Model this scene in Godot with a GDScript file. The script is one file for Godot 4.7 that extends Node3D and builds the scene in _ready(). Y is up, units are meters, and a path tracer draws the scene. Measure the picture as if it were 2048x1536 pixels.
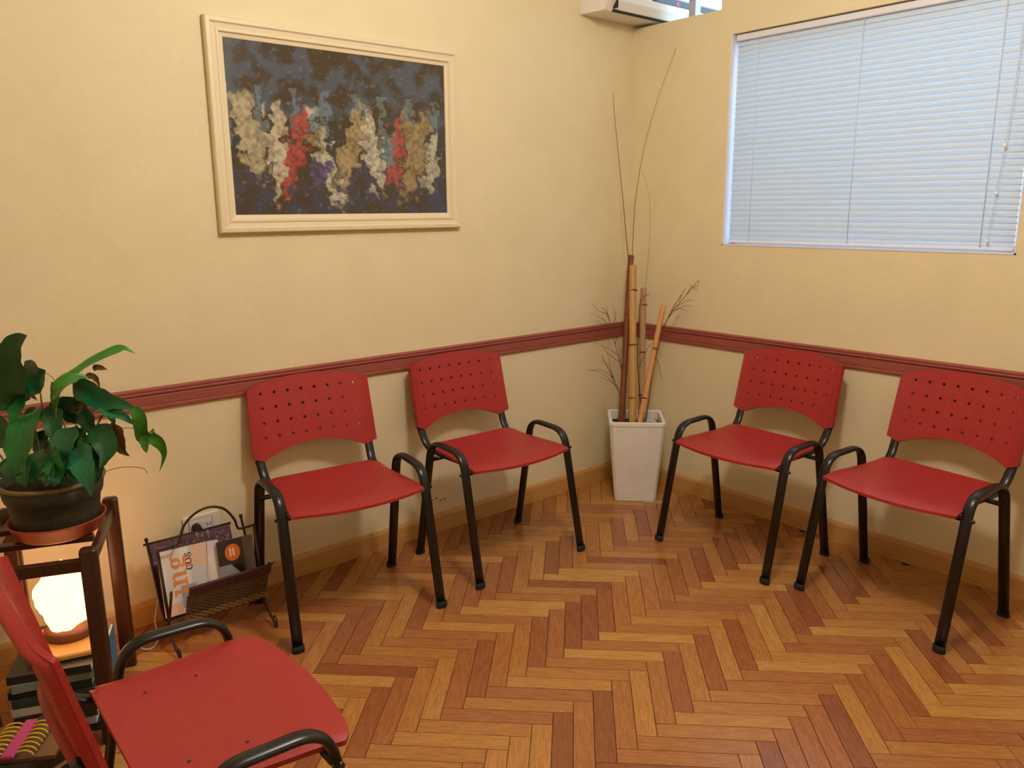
extends Node3D
# A waiting room corner: left wall is the plane z = 0, right wall the plane x = 0, floor y = 0, metres.

const EYE := Vector3(-3.134, 1.3903, 2.7549)
const AXIS_RIGHT := Vector3(0.7603, -0.0074, 0.6495)
const AXIS_UP := Vector3(0.1437, 0.9771, -0.1571)
const AXIS_BACK := Vector3(-0.6335, 0.2128, 0.7439)
const FOCAL := 1600.9            # pixels of a 2048 x 1536 frame
const CEILING := 2.72
const SILL := 1.225
const HEAD := 2.125
const WIN_A := 0.56
const WIN_B := 1.76
const PARTITION_TOP := 2.234
const NOTCH := 0.50

var M := {}
var taken := {}
var rng := RandomNumberGenerator.new()

# ------------------------------------------------------------------ bookkeeping
func numbered(called: String) -> String:
	if not taken.has(called):
		taken[called] = 0
		return called
	taken[called] += 1
	return "%s_%03d" % [called, taken[called]]

func tag(o: Node, label: String, category: String, group := "") -> void:
	o.set_meta("label", label)
	o.set_meta("category", category)
	if group != "":
		o.set_meta("group", group)

func thing(called: String, label: String, category: String, at := Vector3.ZERO, turn := 0.0, group := "") -> Node3D:
	var o := Node3D.new()
	o.name = numbered(called)
	add_child(o)
	o.position = at
	o.rotation.y = turn
	tag(o, label, category, group)
	return o

func put(called: String, mesh: Mesh, m: Material, parent: Node, at := Vector3.ZERO) -> MeshInstance3D:
	var o := MeshInstance3D.new()
	o.name = called
	o.mesh = mesh
	o.material_override = m
	o.position = at
	o.cast_shadow = GeometryInstance3D.SHADOW_CASTING_SETTING_ON
	parent.add_child(o, true)
	return o

func struct(called: String, mesh: Mesh, m: Material, label: String) -> MeshInstance3D:
	var o := put(called, mesh, m, self)
	o.set_meta("kind", "structure")
	o.set_meta("label", label)
	return o

func single(called: String, mesh: Mesh, m: Material, label: String, category: String, group := "", at := Vector3.ZERO) -> MeshInstance3D:
	var o := put(numbered(called), mesh, m, self, at)
	tag(o, label, category, group)
	return o

# a point on the sight line through a pixel of the photograph, at a depth along the view axis
func at_px(u: float, v: float, depth: float) -> Vector3:
	return EYE + (AXIS_RIGHT * ((u - 1024.0) / FOCAL) + AXIS_UP * ((768.0 - v) / FOCAL) - AXIS_BACK) * depth

func depth_of(p: Vector3) -> float:
	return -(p - EYE).dot(AXIS_BACK)

func pixel_of(p: Vector3) -> Vector2:
	var d := depth_of(p)
	return Vector2(1024.0 + FOCAL * (p - EYE).dot(AXIS_RIGHT) / d, 768.0 - FOCAL * (p - EYE).dot(AXIS_UP) / d)

# ------------------------------------------------------------------ shapes
func new_st(smooth := true) -> SurfaceTool:
	var st := SurfaceTool.new()
	st.begin(Mesh.PRIMITIVE_TRIANGLES)
	st.set_smooth_group(0 if smooth else -1)
	return st

func done(st: SurfaceTool) -> ArrayMesh:
	st.generate_normals()
	return st.commit()

func tri(st: SurfaceTool, a: Vector3, b: Vector3, c: Vector3, ua := Vector2.ZERO, ub := Vector2.ZERO, uc := Vector2.ZERO) -> void:
	# counter-clockwise as seen from outside; Godot wants it the other way round
	st.set_uv(ua)
	st.add_vertex(a)
	st.set_uv(uc)
	st.add_vertex(c)
	st.set_uv(ub)
	st.add_vertex(b)

func quad(st: SurfaceTool, a: Vector3, b: Vector3, c: Vector3, d: Vector3, u0 := Vector2(0, 0), u1 := Vector2(1, 1)) -> void:
	tri(st, a, b, c, u0, Vector2(u1.x, u0.y), u1)
	tri(st, a, c, d, u0, u1, Vector2(u0.x, u1.y))

func add_box(st: SurfaceTool, c: Vector3, s: Vector3, b := Basis.IDENTITY, bevel := 0.0) -> void:
	var h := s / 2.0
	if bevel <= 0.0:
		var p := []
		for i in 8:
			p.append(c + b * Vector3(h.x * (1 if i & 1 else -1), h.y * (1 if i & 2 else -1), h.z * (1 if i & 4 else -1)))
		quad(st, p[4], p[5], p[7], p[6])
		quad(st, p[1], p[0], p[2], p[3])
		quad(st, p[5], p[1], p[3], p[7])
		quad(st, p[0], p[4], p[6], p[2])
		quad(st, p[6], p[7], p[3], p[2])
		quad(st, p[0], p[1], p[5], p[4])
		return
	# chamfered box: three rectangles per axis, edges and corners
	var k := minf(bevel, minf(h.x, minf(h.y, h.z)) * 0.95)
	var f := func(sx: float, sy: float, sz: float, ax: int) -> Vector3:
		var v := Vector3(sx * (h.x - k), sy * (h.y - k), sz * (h.z - k))
		v[ax] = signf([sx, sy, sz][ax]) * h[ax]
		return c + b * v
	for ax in 3:
		var a1 := (ax + 1) % 3
		var a2 := (ax + 2) % 3
		for s1 in [-1.0, 1.0]:
			var q := []
			for e in [[-1.0, -1.0], [1.0, -1.0], [1.0, 1.0], [-1.0, 1.0]]:
				var sg := [0.0, 0.0, 0.0]
				sg[ax] = s1
				sg[a1] = e[0]
				sg[a2] = e[1]
				q.append(f.call(sg[0], sg[1], sg[2], ax))
			if s1 > 0:
				quad(st, q[0], q[1], q[2], q[3])
			else:
				quad(st, q[3], q[2], q[1], q[0])
		# edges along ax
		for s1 in [-1.0, 1.0]:
			for s2 in [-1.0, 1.0]:
				var lo := [0.0, 0.0, 0.0]
				lo[ax] = -1.0
				lo[a1] = s1
				lo[a2] = s2
				var hi := lo.duplicate()
				hi[ax] = 1.0
				var A: Vector3 = f.call(lo[0], lo[1], lo[2], a1)
				var B: Vector3 = f.call(hi[0], hi[1], hi[2], a1)
				var C: Vector3 = f.call(hi[0], hi[1], hi[2], a2)
				var D: Vector3 = f.call(lo[0], lo[1], lo[2], a2)
				if s1 * s2 > 0:
					quad(st, A, D, C, B)
				else:
					quad(st, A, B, C, D)
	for sx in [-1.0, 1.0]:
		for sy in [-1.0, 1.0]:
			for sz in [-1.0, 1.0]:
				var X: Vector3 = f.call(sx, sy, sz, 0)
				var Y: Vector3 = f.call(sx, sy, sz, 1)
				var Z: Vector3 = f.call(sx, sy, sz, 2)
				if sx * sy * sz > 0:
					tri(st, X, Y, Z)
				else:
					tri(st, X, Z, Y)

func box(s: Vector3, bevel := 0.0, c := Vector3.ZERO, b := Basis.IDENTITY) -> ArrayMesh:
	var st := new_st(false)
	add_box(st, c, s, b, bevel)
	return done(st)

func span(a: Vector3, b: Vector3, bevel := 0.0) -> ArrayMesh:
	return box((b - a).abs(), bevel, (a + b) / 2.0)

func spline(c: Array, per := 6) -> Array:
	var out := []
	for i in c.size() - 1:
		var p0: Vector3 = c[maxi(i - 1, 0)]
		var p1: Vector3 = c[i]
		var p2: Vector3 = c[i + 1]
		var p3: Vector3 = c[mini(i + 2, c.size() - 1)]
		for k in per:
			var t := float(k) / per
			out.append(0.5 * ((2.0 * p1) + (p2 - p0) * t + (2.0 * p0 - 5.0 * p1 + 4.0 * p2 - p3) * t * t + (3.0 * p1 - p0 - 3.0 * p2 + p3) * t * t * t))
	out.append(c[-1])
	return out

func fillet(c: Array, r: float, seg := 6) -> Array:
	var out := [c[0]]
	for i in range(1, c.size() - 1):
		var p: Vector3 = c[i]
		var a: Vector3 = (c[i - 1] - p)
		var b: Vector3 = (c[i + 1] - p)
		var k := minf(r, minf(a.length(), b.length()) * 0.49)
		var pa := p + a.normalized() * k
		var pb := p + b.normalized() * k
		for s in seg + 1:
			var t := float(s) / seg
			out.append(pa.lerp(p, t).lerp(p.lerp(pb, t), t))
	out.append(c[-1])
	return out

# a tube along a path; radii one number or one per point; axis fixes the direction of the first radius, flat scales the second
func add_tube(st: SurfaceTool, p: Array, radii, sides := 8, axis := Vector3.ZERO, flat := 1.0) -> void:
	var n := p.size()
	var rings := []
	var side := axis
	for i in n:
		var t: Vector3 = (p[mini(i + 1, n - 1)] - p[maxi(i - 1, 0)]).normalized()
		if axis == Vector3.ZERO:
			if i == 0:
				side = t.cross(Vector3.UP if absf(t.y) < 0.9 else Vector3.RIGHT).normalized()
			else:
				side = (side - t * side.dot(t)).normalized()
		else:
			side = (axis - t * axis.dot(t)).normalized()
		var up := side.cross(t).normalized()
		var r: float = radii[i] if radii is Array else radii
		var ring := []
		for k in sides:
			var a := TAU * k / sides
			ring.append(p[i] + side * cos(a) * r + up * sin(a) * r * flat)
		rings.append(ring)
	for i in n - 1:
		for k in sides:
			var l := (k + 1) % sides
			quad(st, rings[i][l], rings[i][k], rings[i + 1][k], rings[i + 1][l], Vector2(float(k) / sides, float(i) / n), Vector2(float(k + 1) / sides, float(i + 1) / n))
	for k in range(1, sides - 1):
		tri(st, rings[0][0], rings[0][k], rings[0][k + 1])
		tri(st, rings[n - 1][0], rings[n - 1][k + 1], rings[n - 1][k])

func tube(p: Array, radii, sides := 8, axis := Vector3.ZERO, flat := 1.0) -> ArrayMesh:
	var st := new_st()
	add_tube(st, p, radii, sides, axis, flat)
	return done(st)

# profile of Vector2(radius, height), bottom to top on the outside
func lathe(prof: Array, sides := 32, squash := 1.0) -> ArrayMesh:
	var st := new_st()
	for i in prof.size() - 1:
		for k in sides:
			var a := TAU * k / sides
			var b := TAU * (k + 1) / sides
			var p := [prof[i], prof[i], prof[i + 1], prof[i + 1]]
			var an := [b, a, a, b]
			var q := []
			for j in 4:
				q.append(Vector3(p[j].x * cos(an[j]), p[j].y, p[j].x * sin(an[j]) * squash))
			if p[0].x < 1e-6:
				tri(st, q[0], q[2], q[3])
			elif p[2].x < 1e-6:
				tri(st, q[0], q[1], q[2])
			else:
				quad(st, q[0], q[1], q[2], q[3])
	return done(st)

# polygon of Vector2 (x across, y up, counter-clockwise) drawn out along z
func prism(poly: PackedVector2Array, z0: float, z1: float, smooth := false) -> ArrayMesh:
	var st := new_st(smooth)
	var n := poly.size()
	var idx := Geometry2D.triangulate_polygon(poly)
	for i in range(0, idx.size(), 3):
		var a := poly[idx[i]]
		var b := poly[idx[i + 1]]
		var c := poly[idx[i + 2]]
		if (b - a).cross(c - a) < 0:
			var s := b
			b = c
			c = s
		tri(st, Vector3(a.x, a.y, z1), Vector3(b.x, b.y, z1), Vector3(c.x, c.y, z1))
		tri(st, Vector3(a.x, a.y, z0), Vector3(c.x, c.y, z0), Vector3(b.x, b.y, z0))
	for i in n:
		var a := poly[i]
		var b := poly[(i + 1) % n]
		quad(st, Vector3(a.x, a.y, z0), Vector3(b.x, b.y, z0), Vector3(b.x, b.y, z1), Vector3(a.x, a.y, z1))
	return done(st)

# ------------------------------------------------------------------ materials
func srgb(r: int, g: int, b: int) -> Color:
	return Color(r / 255.0, g / 255.0, b / 255.0)

func plain(c: Color, rough := 0.6, metal := 0.0) -> StandardMaterial3D:
	var m := StandardMaterial3D.new()
	m.albedo_color = c
	m.roughness = rough
	m.metallic = metal
	return m

func cloud(seed_: int, freq: float, w: int, h: int, stops: Array, stretch := Vector2(1, 1), octaves := 4) -> ImageTexture:
	var n := FastNoiseLite.new()
	n.seed = seed_
	n.frequency = freq
	n.fractal_octaves = octaves
	var im := Image.create(w, h, false, Image.FORMAT_RGB8)
	for y in h:
		for x in w:
			# two copies faded into each other so that the picture repeats without a seam
			var fx := float(x) / w
			var fy := float(y) / h
			var a := n.get_noise_2d(x * stretch.x, y * stretch.y) * (1.0 - fx) + n.get_noise_2d((x - w) * stretch.x, y * stretch.y) * fx
			var b := n.get_noise_2d(x * stretch.x, (y - h) * stretch.y) * (1.0 - fx) + n.get_noise_2d((x - w) * stretch.x, (y - h) * stretch.y) * fx
			var t := clampf(0.5 + 0.95 * (a * (1.0 - fy) + b * fy), 0.0, 0.999) * (stops.size() - 1)
			var i := int(t)
			im.set_pixel(x, y, (stops[i] as Color).lerp(stops[i + 1], t - i))
	return ImageTexture.create_from_image(im)

func textured(t: Texture2D, rough := 0.6, scale := Vector3.ONE, tint := Color.WHITE, tri_planar := true) -> StandardMaterial3D:
	var m := plain(tint, rough)
	m.albedo_texture = t
	m.uv1_triplanar = tri_planar
	m.uv1_scale = scale
	return m

func bumps(seed_: int, freq: float, strength: float) -> ImageTexture:
	var n := FastNoiseLite.new()
	n.seed = seed_
	n.frequency = freq
	var im := n.get_seamless_image(256, 256)
	im.convert(Image.FORMAT_RGBA8)
	im.bump_map_to_normal_map(strength)
	return ImageTexture.create_from_image(im)

func make_materials() -> void:
	var wall_t := cloud(3, 0.018, 256, 256, [srgb(224, 211, 175), srgb(227, 214, 178), srgb(230, 217, 182)])
	M.wall = textured(wall_t, 0.72, Vector3.ONE * 0.7)
	M.wall.normal_enabled = true
	M.wall.normal_texture = bumps(8, 0.12, 2.0)
	M.wall.normal_scale = 0.10
	M.ceiling = plain(srgb(240, 234, 222), 0.9)
	M.white_wall = plain(srgb(232, 236, 240), 0.85)
	M.patio = plain(srgb(200, 200, 196), 0.9)
	M.subfloor = plain(srgb(70, 38, 20), 0.8)
	var trim_t := cloud(21, 0.02, 256, 256, [srgb(138, 68, 60), srgb(158, 84, 74), srgb(148, 76, 66), srgb(168, 94, 82)], Vector2(0.6, 5.0))
	M.trim = textured(trim_t, 0.42, Vector3(1.4, 4.0, 1.4))
	var base_t := cloud(27, 0.02, 256, 256, [srgb(176, 128, 70), srgb(202, 156, 94), srgb(190, 142, 82), srgb(212, 168, 106)], Vector2(0.6, 5.0))
	M.baseboard = textured(base_t, 0.5, Vector3(1.4, 4.0, 1.4))
	# parquet: one grain picture, several tones
	var grain := cloud(40, 0.02, 512, 512, [Color(0.78, 0.73, 0.69), Color(0.92, 0.90, 0.88), Color(0.87, 0.84, 0.81), Color(0.98, 0.97, 0.96), Color(0.91, 0.88, 0.86), Color(1, 1, 1)], Vector2(0.55, 6.0), 5)
	M.parquet = []
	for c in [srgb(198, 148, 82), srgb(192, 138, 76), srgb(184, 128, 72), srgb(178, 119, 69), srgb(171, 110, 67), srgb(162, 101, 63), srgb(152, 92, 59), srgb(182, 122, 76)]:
		var m := textured(grain, 0.22, Vector3.ONE, c, false)
		M.parquet.append(m)
	var red_t := cloud(51, 0.05, 256, 256, [srgb(156, 37, 38), srgb(161, 41, 41), srgb(166, 45, 44)])
	M.red = textured(red_t, 0.42, Vector3.ONE * 3.0)
	M.red.normal_enabled = true
	M.red.normal_texture = bumps(14, 0.25, 4.0)
	M.red.normal_scale = 0.12
	M.black = plain(srgb(20, 20, 23), 0.28)
	M.rubber = plain(srgb(14, 14, 15), 0.7)
	M.steel = plain(srgb(150, 150, 150), 0.35, 0.9)
	M.frame_cream = plain(srgb(226, 212, 180), 0.45)
	M.blind = plain(srgb(220, 229, 234), 0.45)
	M.blind.backlight_enabled = true
	M.blind.backlight = Color(0.60, 0.66, 0.72)
	M.upvc = plain(srgb(226, 228, 240), 0.4)
	M.cord = plain(srgb(214, 214, 214), 0.6)
	M.bead = plain(srgb(250, 246, 232), 0.3)
	M.glass = plain(Color(0.95, 0.98, 1.0, 0.06), 0.02)
	M.glass.transparency = BaseMaterial3D.TRANSPARENCY_ALPHA
	M.ac_white = plain(srgb(232, 230, 226), 0.4)
	M.ac_dark = plain(srgb(36, 40, 56), 0.2)
	M.vent = plain(srgb(40, 34, 30), 0.6)
	M.alu = plain(srgb(176, 180, 190), 0.4, 0.3)
	M.vase = textured(cloud(61, 0.03, 128, 128, [srgb(230, 228, 225), srgb(236, 235, 233), srgb(240, 239, 238)]), 0.45, Vector3.ONE * 2.0)
	M.soil = textured(cloud(63, 0.09, 128, 128, [srgb(34, 24, 16), srgb(58, 42, 28), srgb(44, 32, 22)]), 0.95, Vector3.ONE * 4.0)
	M.pebble = plain(srgb(200, 196, 190), 0.3)
	var cane := Vector3(9, 2.5, 9)
	M.cane_yellow = textured(cloud(71, 0.03, 128, 256, [srgb(172, 128, 66), srgb(194, 150, 84), srgb(182, 138, 74)], Vector2(4, 0.6)), 0.45, cane)
	M.cane_brown = textured(cloud(72, 0.03, 128, 256, [srgb(92, 44, 24), srgb(126, 66, 34), srgb(108, 54, 30), srgb(150, 88, 46)], Vector2(4, 0.6)), 0.45, cane)
	M.cane_grey = textured(cloud(73, 0.03, 128, 256, [srgb(158, 124, 88), srgb(182, 148, 106), srgb(168, 132, 92)], Vector2(4, 0.6)), 0.5, cane)
	M.cane_tan = textured(cloud(74, 0.03, 128, 256, [srgb(192, 136, 82), srgb(208, 152, 94), srgb(200, 142, 88)], Vector2(4, 0.6)), 0.45, cane)
	M.twig = plain(srgb(120, 66, 44), 0.8)
	M.twig_dark = plain(srgb(52, 30, 22), 0.8)
	M.reed_dark = plain(srgb(88, 40, 22), 0.6)
	M.reed_gold = plain(srgb(150, 100, 40), 0.6)
	M.reed_pale = plain(srgb(190, 150, 90), 0.6)
	M.stand = textured(cloud(81, 0.03, 128, 256, [srgb(44, 22, 14), srgb(64, 34, 22), srgb(54, 28, 18)], Vector2(5, 0.6)), 0.28, Vector3(6, 2, 6))
	M.terracotta = textured(cloud(83, 0.04, 128, 128, [srgb(150, 62, 42), srgb(170, 78, 54), srgb(160, 70, 48)]), 0.6, Vector3.ONE * 3.0)
	M.pot = textured(cloud(85, 0.04, 256, 256, [srgb(34, 38, 30), srgb(58, 58, 44), srgb(44, 46, 36), srgb(92, 80, 58)]), 0.6, Vector3.ONE * 4.0)
	M.pot_rim = textured(cloud(86, 0.06, 128, 128, [srgb(84, 66, 44), srgb(124, 98, 66), srgb(104, 82, 54)]), 0.6, Vector3.ONE * 4.0)
	M.leaves = []
	for k in 5:
		var g: Array = [[20, 104, 44], [14, 84, 48], [56, 124, 36], [14, 78, 34], [18, 110, 74]][k]
		var lt := cloud(90 + k, 0.03, 128, 128, [srgb(int(g[0] * 0.75), int(g[1] * 0.75), int(g[2] * 0.75)), srgb(g[0], g[1], g[2]), srgb(int(g[0] * 1.25) + 4, int(g[1] * 1.15), int(g[2] * 1.15))], Vector2(3, 1))
		var lm := textured(lt, 0.38, Vector3.ONE, Color.WHITE, false)
		lm.cull_mode = BaseMaterial3D.CULL_DISABLED
		lm.backlight_enabled = true
		lm.backlight = Color(0.08, 0.16, 0.04)
		M.leaves.append(lm)
	M.leaf_dry = textured(cloud(97, 0.04, 128, 128, [srgb(72, 50, 26), srgb(104, 76, 38), srgb(88, 78, 34)]), 0.6, Vector3.ONE, Color.WHITE, false)
	M.leaf_dry.cull_mode = BaseMaterial3D.CULL_DISABLED
	M.stem = plain(srgb(86, 96, 44), 0.6)
	M.stem_dry = plain(srgb(126, 90, 48), 0.7)
	M.board = textured(cloud(101, 0.03, 128, 128, [srgb(214, 150, 70), srgb(226, 166, 84), srgb(220, 158, 76)], Vector2(0.6, 5)), 0.35, Vector3(4, 4, 4))
	M.lamp_wood = plain(srgb(120, 64, 34), 0.5)
	M.salt = plain(srgb(250, 190, 140), 0.6)
	M.salt.emission_enabled = true
	M.salt.emission = Color(1.0, 0.80, 0.58)
	M.salt.emission_energy_multiplier = 3.4
	M.iron = plain(srgb(58, 40, 34), 0.4, 0.4)
	M.rack_wood = plain(srgb(66, 32, 34), 0.5)
	M.wicker = plain(srgb(96, 72, 46), 0.8)
	M.wicker_pale = plain(srgb(150, 116, 72), 0.8)
	M.paper = plain(srgb(222, 220, 214), 0.7)
	M.outlet = plain(srgb(232, 228, 220), 0.35)
	M.outlet_line = plain(srgb(110, 100, 96), 0.5)
	M.lilac = plain(srgb(206, 202, 220), 0.5)
	M.orange_ink = plain(srgb(226, 150, 84), 0.5)
	M.navy_ink = plain(srgb(44, 58, 92), 0.5)

# ------------------------------------------------------------------ the room
func build_room() -> void:
	# walls as boxes with thickness
	struct("wall_left", span(Vector3(-4.0, 0, -0.15), Vector3(2.7, CEILING + 0.1, 0)), M.wall, "cream painted wall behind the framed print")
	var wl := get_node("wall_left")
	for k in 4:
		var sc := put("scuff_mark", lathe([Vector2(0, 0), Vector2(1, 0), Vector2(0.8, 1), Vector2(0, 1)], 9, 0.4), plain(srgb(150, 108, 64), 0.8), wl, Vector3(-1.252 + 0.022 * k, 0.150 + 0.006 * sin(k * 2.0) - 0.003 * k, 0.0))
		sc.scale = Vector3(0.007 + 0.002 * (k % 2), 0.0006, 0.008)
		sc.rotation = Vector3(PI / 2, 0, 0)
	var st := new_st(false)
	var add := func(y0: float, y1: float, z0: float, z1: float) -> void:
		add_box(st, Vector3(0.06, (y0 + y1) / 2.0, (z0 + z1) / 2.0), Vector3(0.12, y1 - y0, z1 - z0))
	add.call(0.0, PARTITION_TOP, 0.0, NOTCH)
	add.call(0.0, CEILING, NOTCH, WIN_A)
	add.call(0.0, SILL, WIN_A, WIN_B)
	add.call(HEAD, CEILING, WIN_A, WIN_B)
	add.call(0.0, CEILING, WIN_B, 3.7)
	struct("wall_right", done(st), M.wall, "cream painted partition wall with the blind-covered window")
	struct("wall_back", span(Vector3(-4.0, 0, 3.7), Vector3(0.12, CEILING + 0.1, 3.85)), M.wall, "cream painted wall facing the framed print")
	struct("wall_side", span(Vector3(-4.15, 0, -0.15), Vector3(-4.0, CEILING + 0.1, 3.85)), M.wall, "cream painted wall facing the window")
	struct("ceiling", span(Vector3(-4.0, CEILING, 0), Vector3(0.12, CEILING + 0.1, 3.7)), M.ceiling, "plain white ceiling")
	# the sky-lit space beyond the partition
	struct("wall_far", span(Vector3(2.6, 0, 0), Vector3(2.7, 2.0, 3.7)), M.white_wall, "pale wall of the sky-lit space beyond the partition")
	struct("wall_end", span(Vector3(0.12, 0, 3.7), Vector3(2.7, 2.0, 3.85)), M.white_wall, "end wall of the sky-lit space beyond the partition")
	struct("floor_beyond", span(Vector3(0.12, -0.1, 0), Vector3(2.7, 0, 3.85)), M.patio, "pale floor of the space beyond the partition")
	parquet()
	# baseboards and chair rail
	var bb := PackedVector2Array([Vector2(0, 0), Vector2(0.014, 0), Vector2(0.014, 0.068), Vector2(0.010, 0.078), Vector2(0.006, 0.084), Vector2(0, 0.084)])
	var rail := PackedVector2Array([Vector2(0, 0.748), Vector2(0.009, 0.748), Vector2(0.012, 0.752), Vector2(0.012, 0.760), Vector2(0.009, 0.763), Vector2(0.011, 0.766), Vector2(0.011, 0.794), Vector2(0.009, 0.797), Vector2(0.015, 0.801), Vector2(0.017, 0.806), Vector2(0.013, 0.810), Vector2(0.016, 0.814), Vector2(0.016, 0.819), Vector2(0.011, 0.823), Vector2(0, 0.823)])
	var runs := [["baseboard_left", bb, M.baseboard, true, "pale wooden baseboard below the framed print"], ["baseboard_right", bb, M.baseboard, false, "pale wooden baseboard below the window"], ["trim_1", rail, M.trim, true, "reddish brown moulded chair rail below the framed print"], ["trim_2", rail, M.trim, false, "reddish brown moulded chair rail below the window"]]
	for r in runs:
		var o: MeshInstance3D
		if r[3]:
			o = struct(r[0], prism(r[1], 0.0, 3.98), r[2], r[4])
			o.rotation.y = -PI / 2          # profile x -> world +z, length -> world -x
		else:
			var flipped := PackedVector2Array()
			var src: PackedVector2Array = r[1]
			for i in range(src.size() - 1, -1, -1):
				flipped.append(Vector2(-src[i].x, src[i].y))
			o = struct(r[0], prism(flipped, 0.017, 3.69), r[2], r[4])

func parquet() -> void:
	var L := 0.3147
	var W := 0.0567
	var gap := 0.0009
	var floor_o := struct("floor", span(Vector3(-4.0, -0.1, 0), Vector3(0.0, -0.008, 3.7)), M.subfloor, "herringbone parquet floor of narrow orange brown strips")
	# a strip lies along its own x from its corner; its length follows (1,0,1), chamfered top edges
	var variants := []
	rng.seed = 17
	for v in 10:
		var st := new_st(false)
		var u0 := rng.randf()
		var v0 := rng.randf()
		strip_shape(st, PackedVector2Array([Vector2(gap, gap), Vector2(L - gap, gap), Vector2(L - gap, W - gap), Vector2(gap, W - gap)]), u0, v0)
		variants.append(done(st))
	var room := PackedVector2Array([Vector2(-3.99, 0.0), Vector2(0.0, 0.0), Vector2(0.0, 3.69), Vector2(-3.99, 3.69)])
	var eu := Vector2(1, 1).normalized()
	var ev := Vector2(-1, 1).normalized()
	var c0 := Vector2(-1.485, 1.069)
	var found := []
	for m in range(-12, 13):
		for k in range(-60, 61):
			for kind in 2:
				var o := c0 + eu * (-k * W + m * L + (L if kind else 0.0)) + ev * (k * W + m * L)
				var du := eu if kind == 0 else ev
				var dv := ev if kind == 0 else -eu
				if kind == 1:
					o += eu * W
				var mid := o + du * L / 2 + dv * W / 2
				if mid.x < -4.2 or mid.x > 0.2 or mid.y < -0.2 or mid.y > 3.9:
					continue
				var poly := PackedVector2Array([o, o + du * L, o + du * L + dv * W, o + dv * W])
				var inside := true
				for q in poly:
					inside = inside and Geometry2D.is_point_in_polygon(q, room)
				# how large it shows in the photograph
				var w := Vector3(mid.x, 0, mid.y)
				var area := 0.0
				if depth_of(w) > 0.3:
					var s := pixel_of(w)
					if s.x > -60 and s.x < 2108 and s.y < 1590 and s.y > 0:
						var q := PackedVector2Array()
						for c in poly:
							q.append(pixel_of(Vector3(c.x, 0, c.y)))
						for i in 4:
							area += q[i].cross(q[(i + 1) % 4])
						area = absf(area) / 2.0
						# strips below the near chair and the plant stand do not show
						if s.x < 560 and s.y > 1250 + (s.x - 200) * 0.2:
							area *= 0.02
				found.append({"o": o, "du": du, "dv": dv, "poly": poly, "inside": inside, "area": area, "kind": kind})
	found.sort_custom(func(a, b): return a.area > b.area)
	var rest := {}
	rng.seed = 5
	for i in found.size():
		var s = found[i]
		var roll := rng.randf()
		# random tones; one direction coloured paler, its view-dependent grain sheen put into the colour
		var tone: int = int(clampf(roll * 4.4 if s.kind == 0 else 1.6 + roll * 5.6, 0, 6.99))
		if rng.randf() < 0.14:
			tone = rng.randi() % 8
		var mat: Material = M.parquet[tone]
		if i < 300 and s.inside:
			var p := MeshInstance3D.new()
			p.name = "strip"
			p.mesh = variants[rng.randi() % 10]
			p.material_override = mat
			p.transform = Transform3D(Basis(Vector3(s.du.x, 0, s.du.y), Vector3.UP, Vector3(s.dv.x, 0, s.dv.y)), Vector3(s.o.x, rng.randf_range(-0.0004, 0.0), s.o.y))
			floor_o.add_child(p, true)
			continue
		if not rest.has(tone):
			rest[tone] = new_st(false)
		var clipped: Array = [s.poly] if s.inside else Geometry2D.intersect_polygons(s.poly, room)
		for c in clipped:
			var local := PackedVector2Array()
			for q in c:
				local.append(Vector2((q - s.o).dot(s.du), (q - s.o).dot(s.dv)))
			var small := Geometry2D.offset_polygon(local, -gap)
			for sm in small:
				strip_shape(rest[tone], sm, rng.randf(), rng.randf(), Transform3D(Basis(Vector3(s.du.x, 0, s.du.y), Vector3.UP, Vector3(s.dv.x, 0, s.dv.y)), Vector3(s.o.x, 0, s.o.y)))
	# all other strips are one part with a surface for each tone
	var all := ArrayMesh.new()
	for tone in rest:
		var st: SurfaceTool = rest[tone]
		st.generate_normals()
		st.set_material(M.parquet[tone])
		st.commit(all)
	var o := MeshInstance3D.new()
	o.name = "parquet_strips"
	o.mesh = all
	o.set_meta("kind", "stuff")
	floor_o.add_child(o, true)

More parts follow.
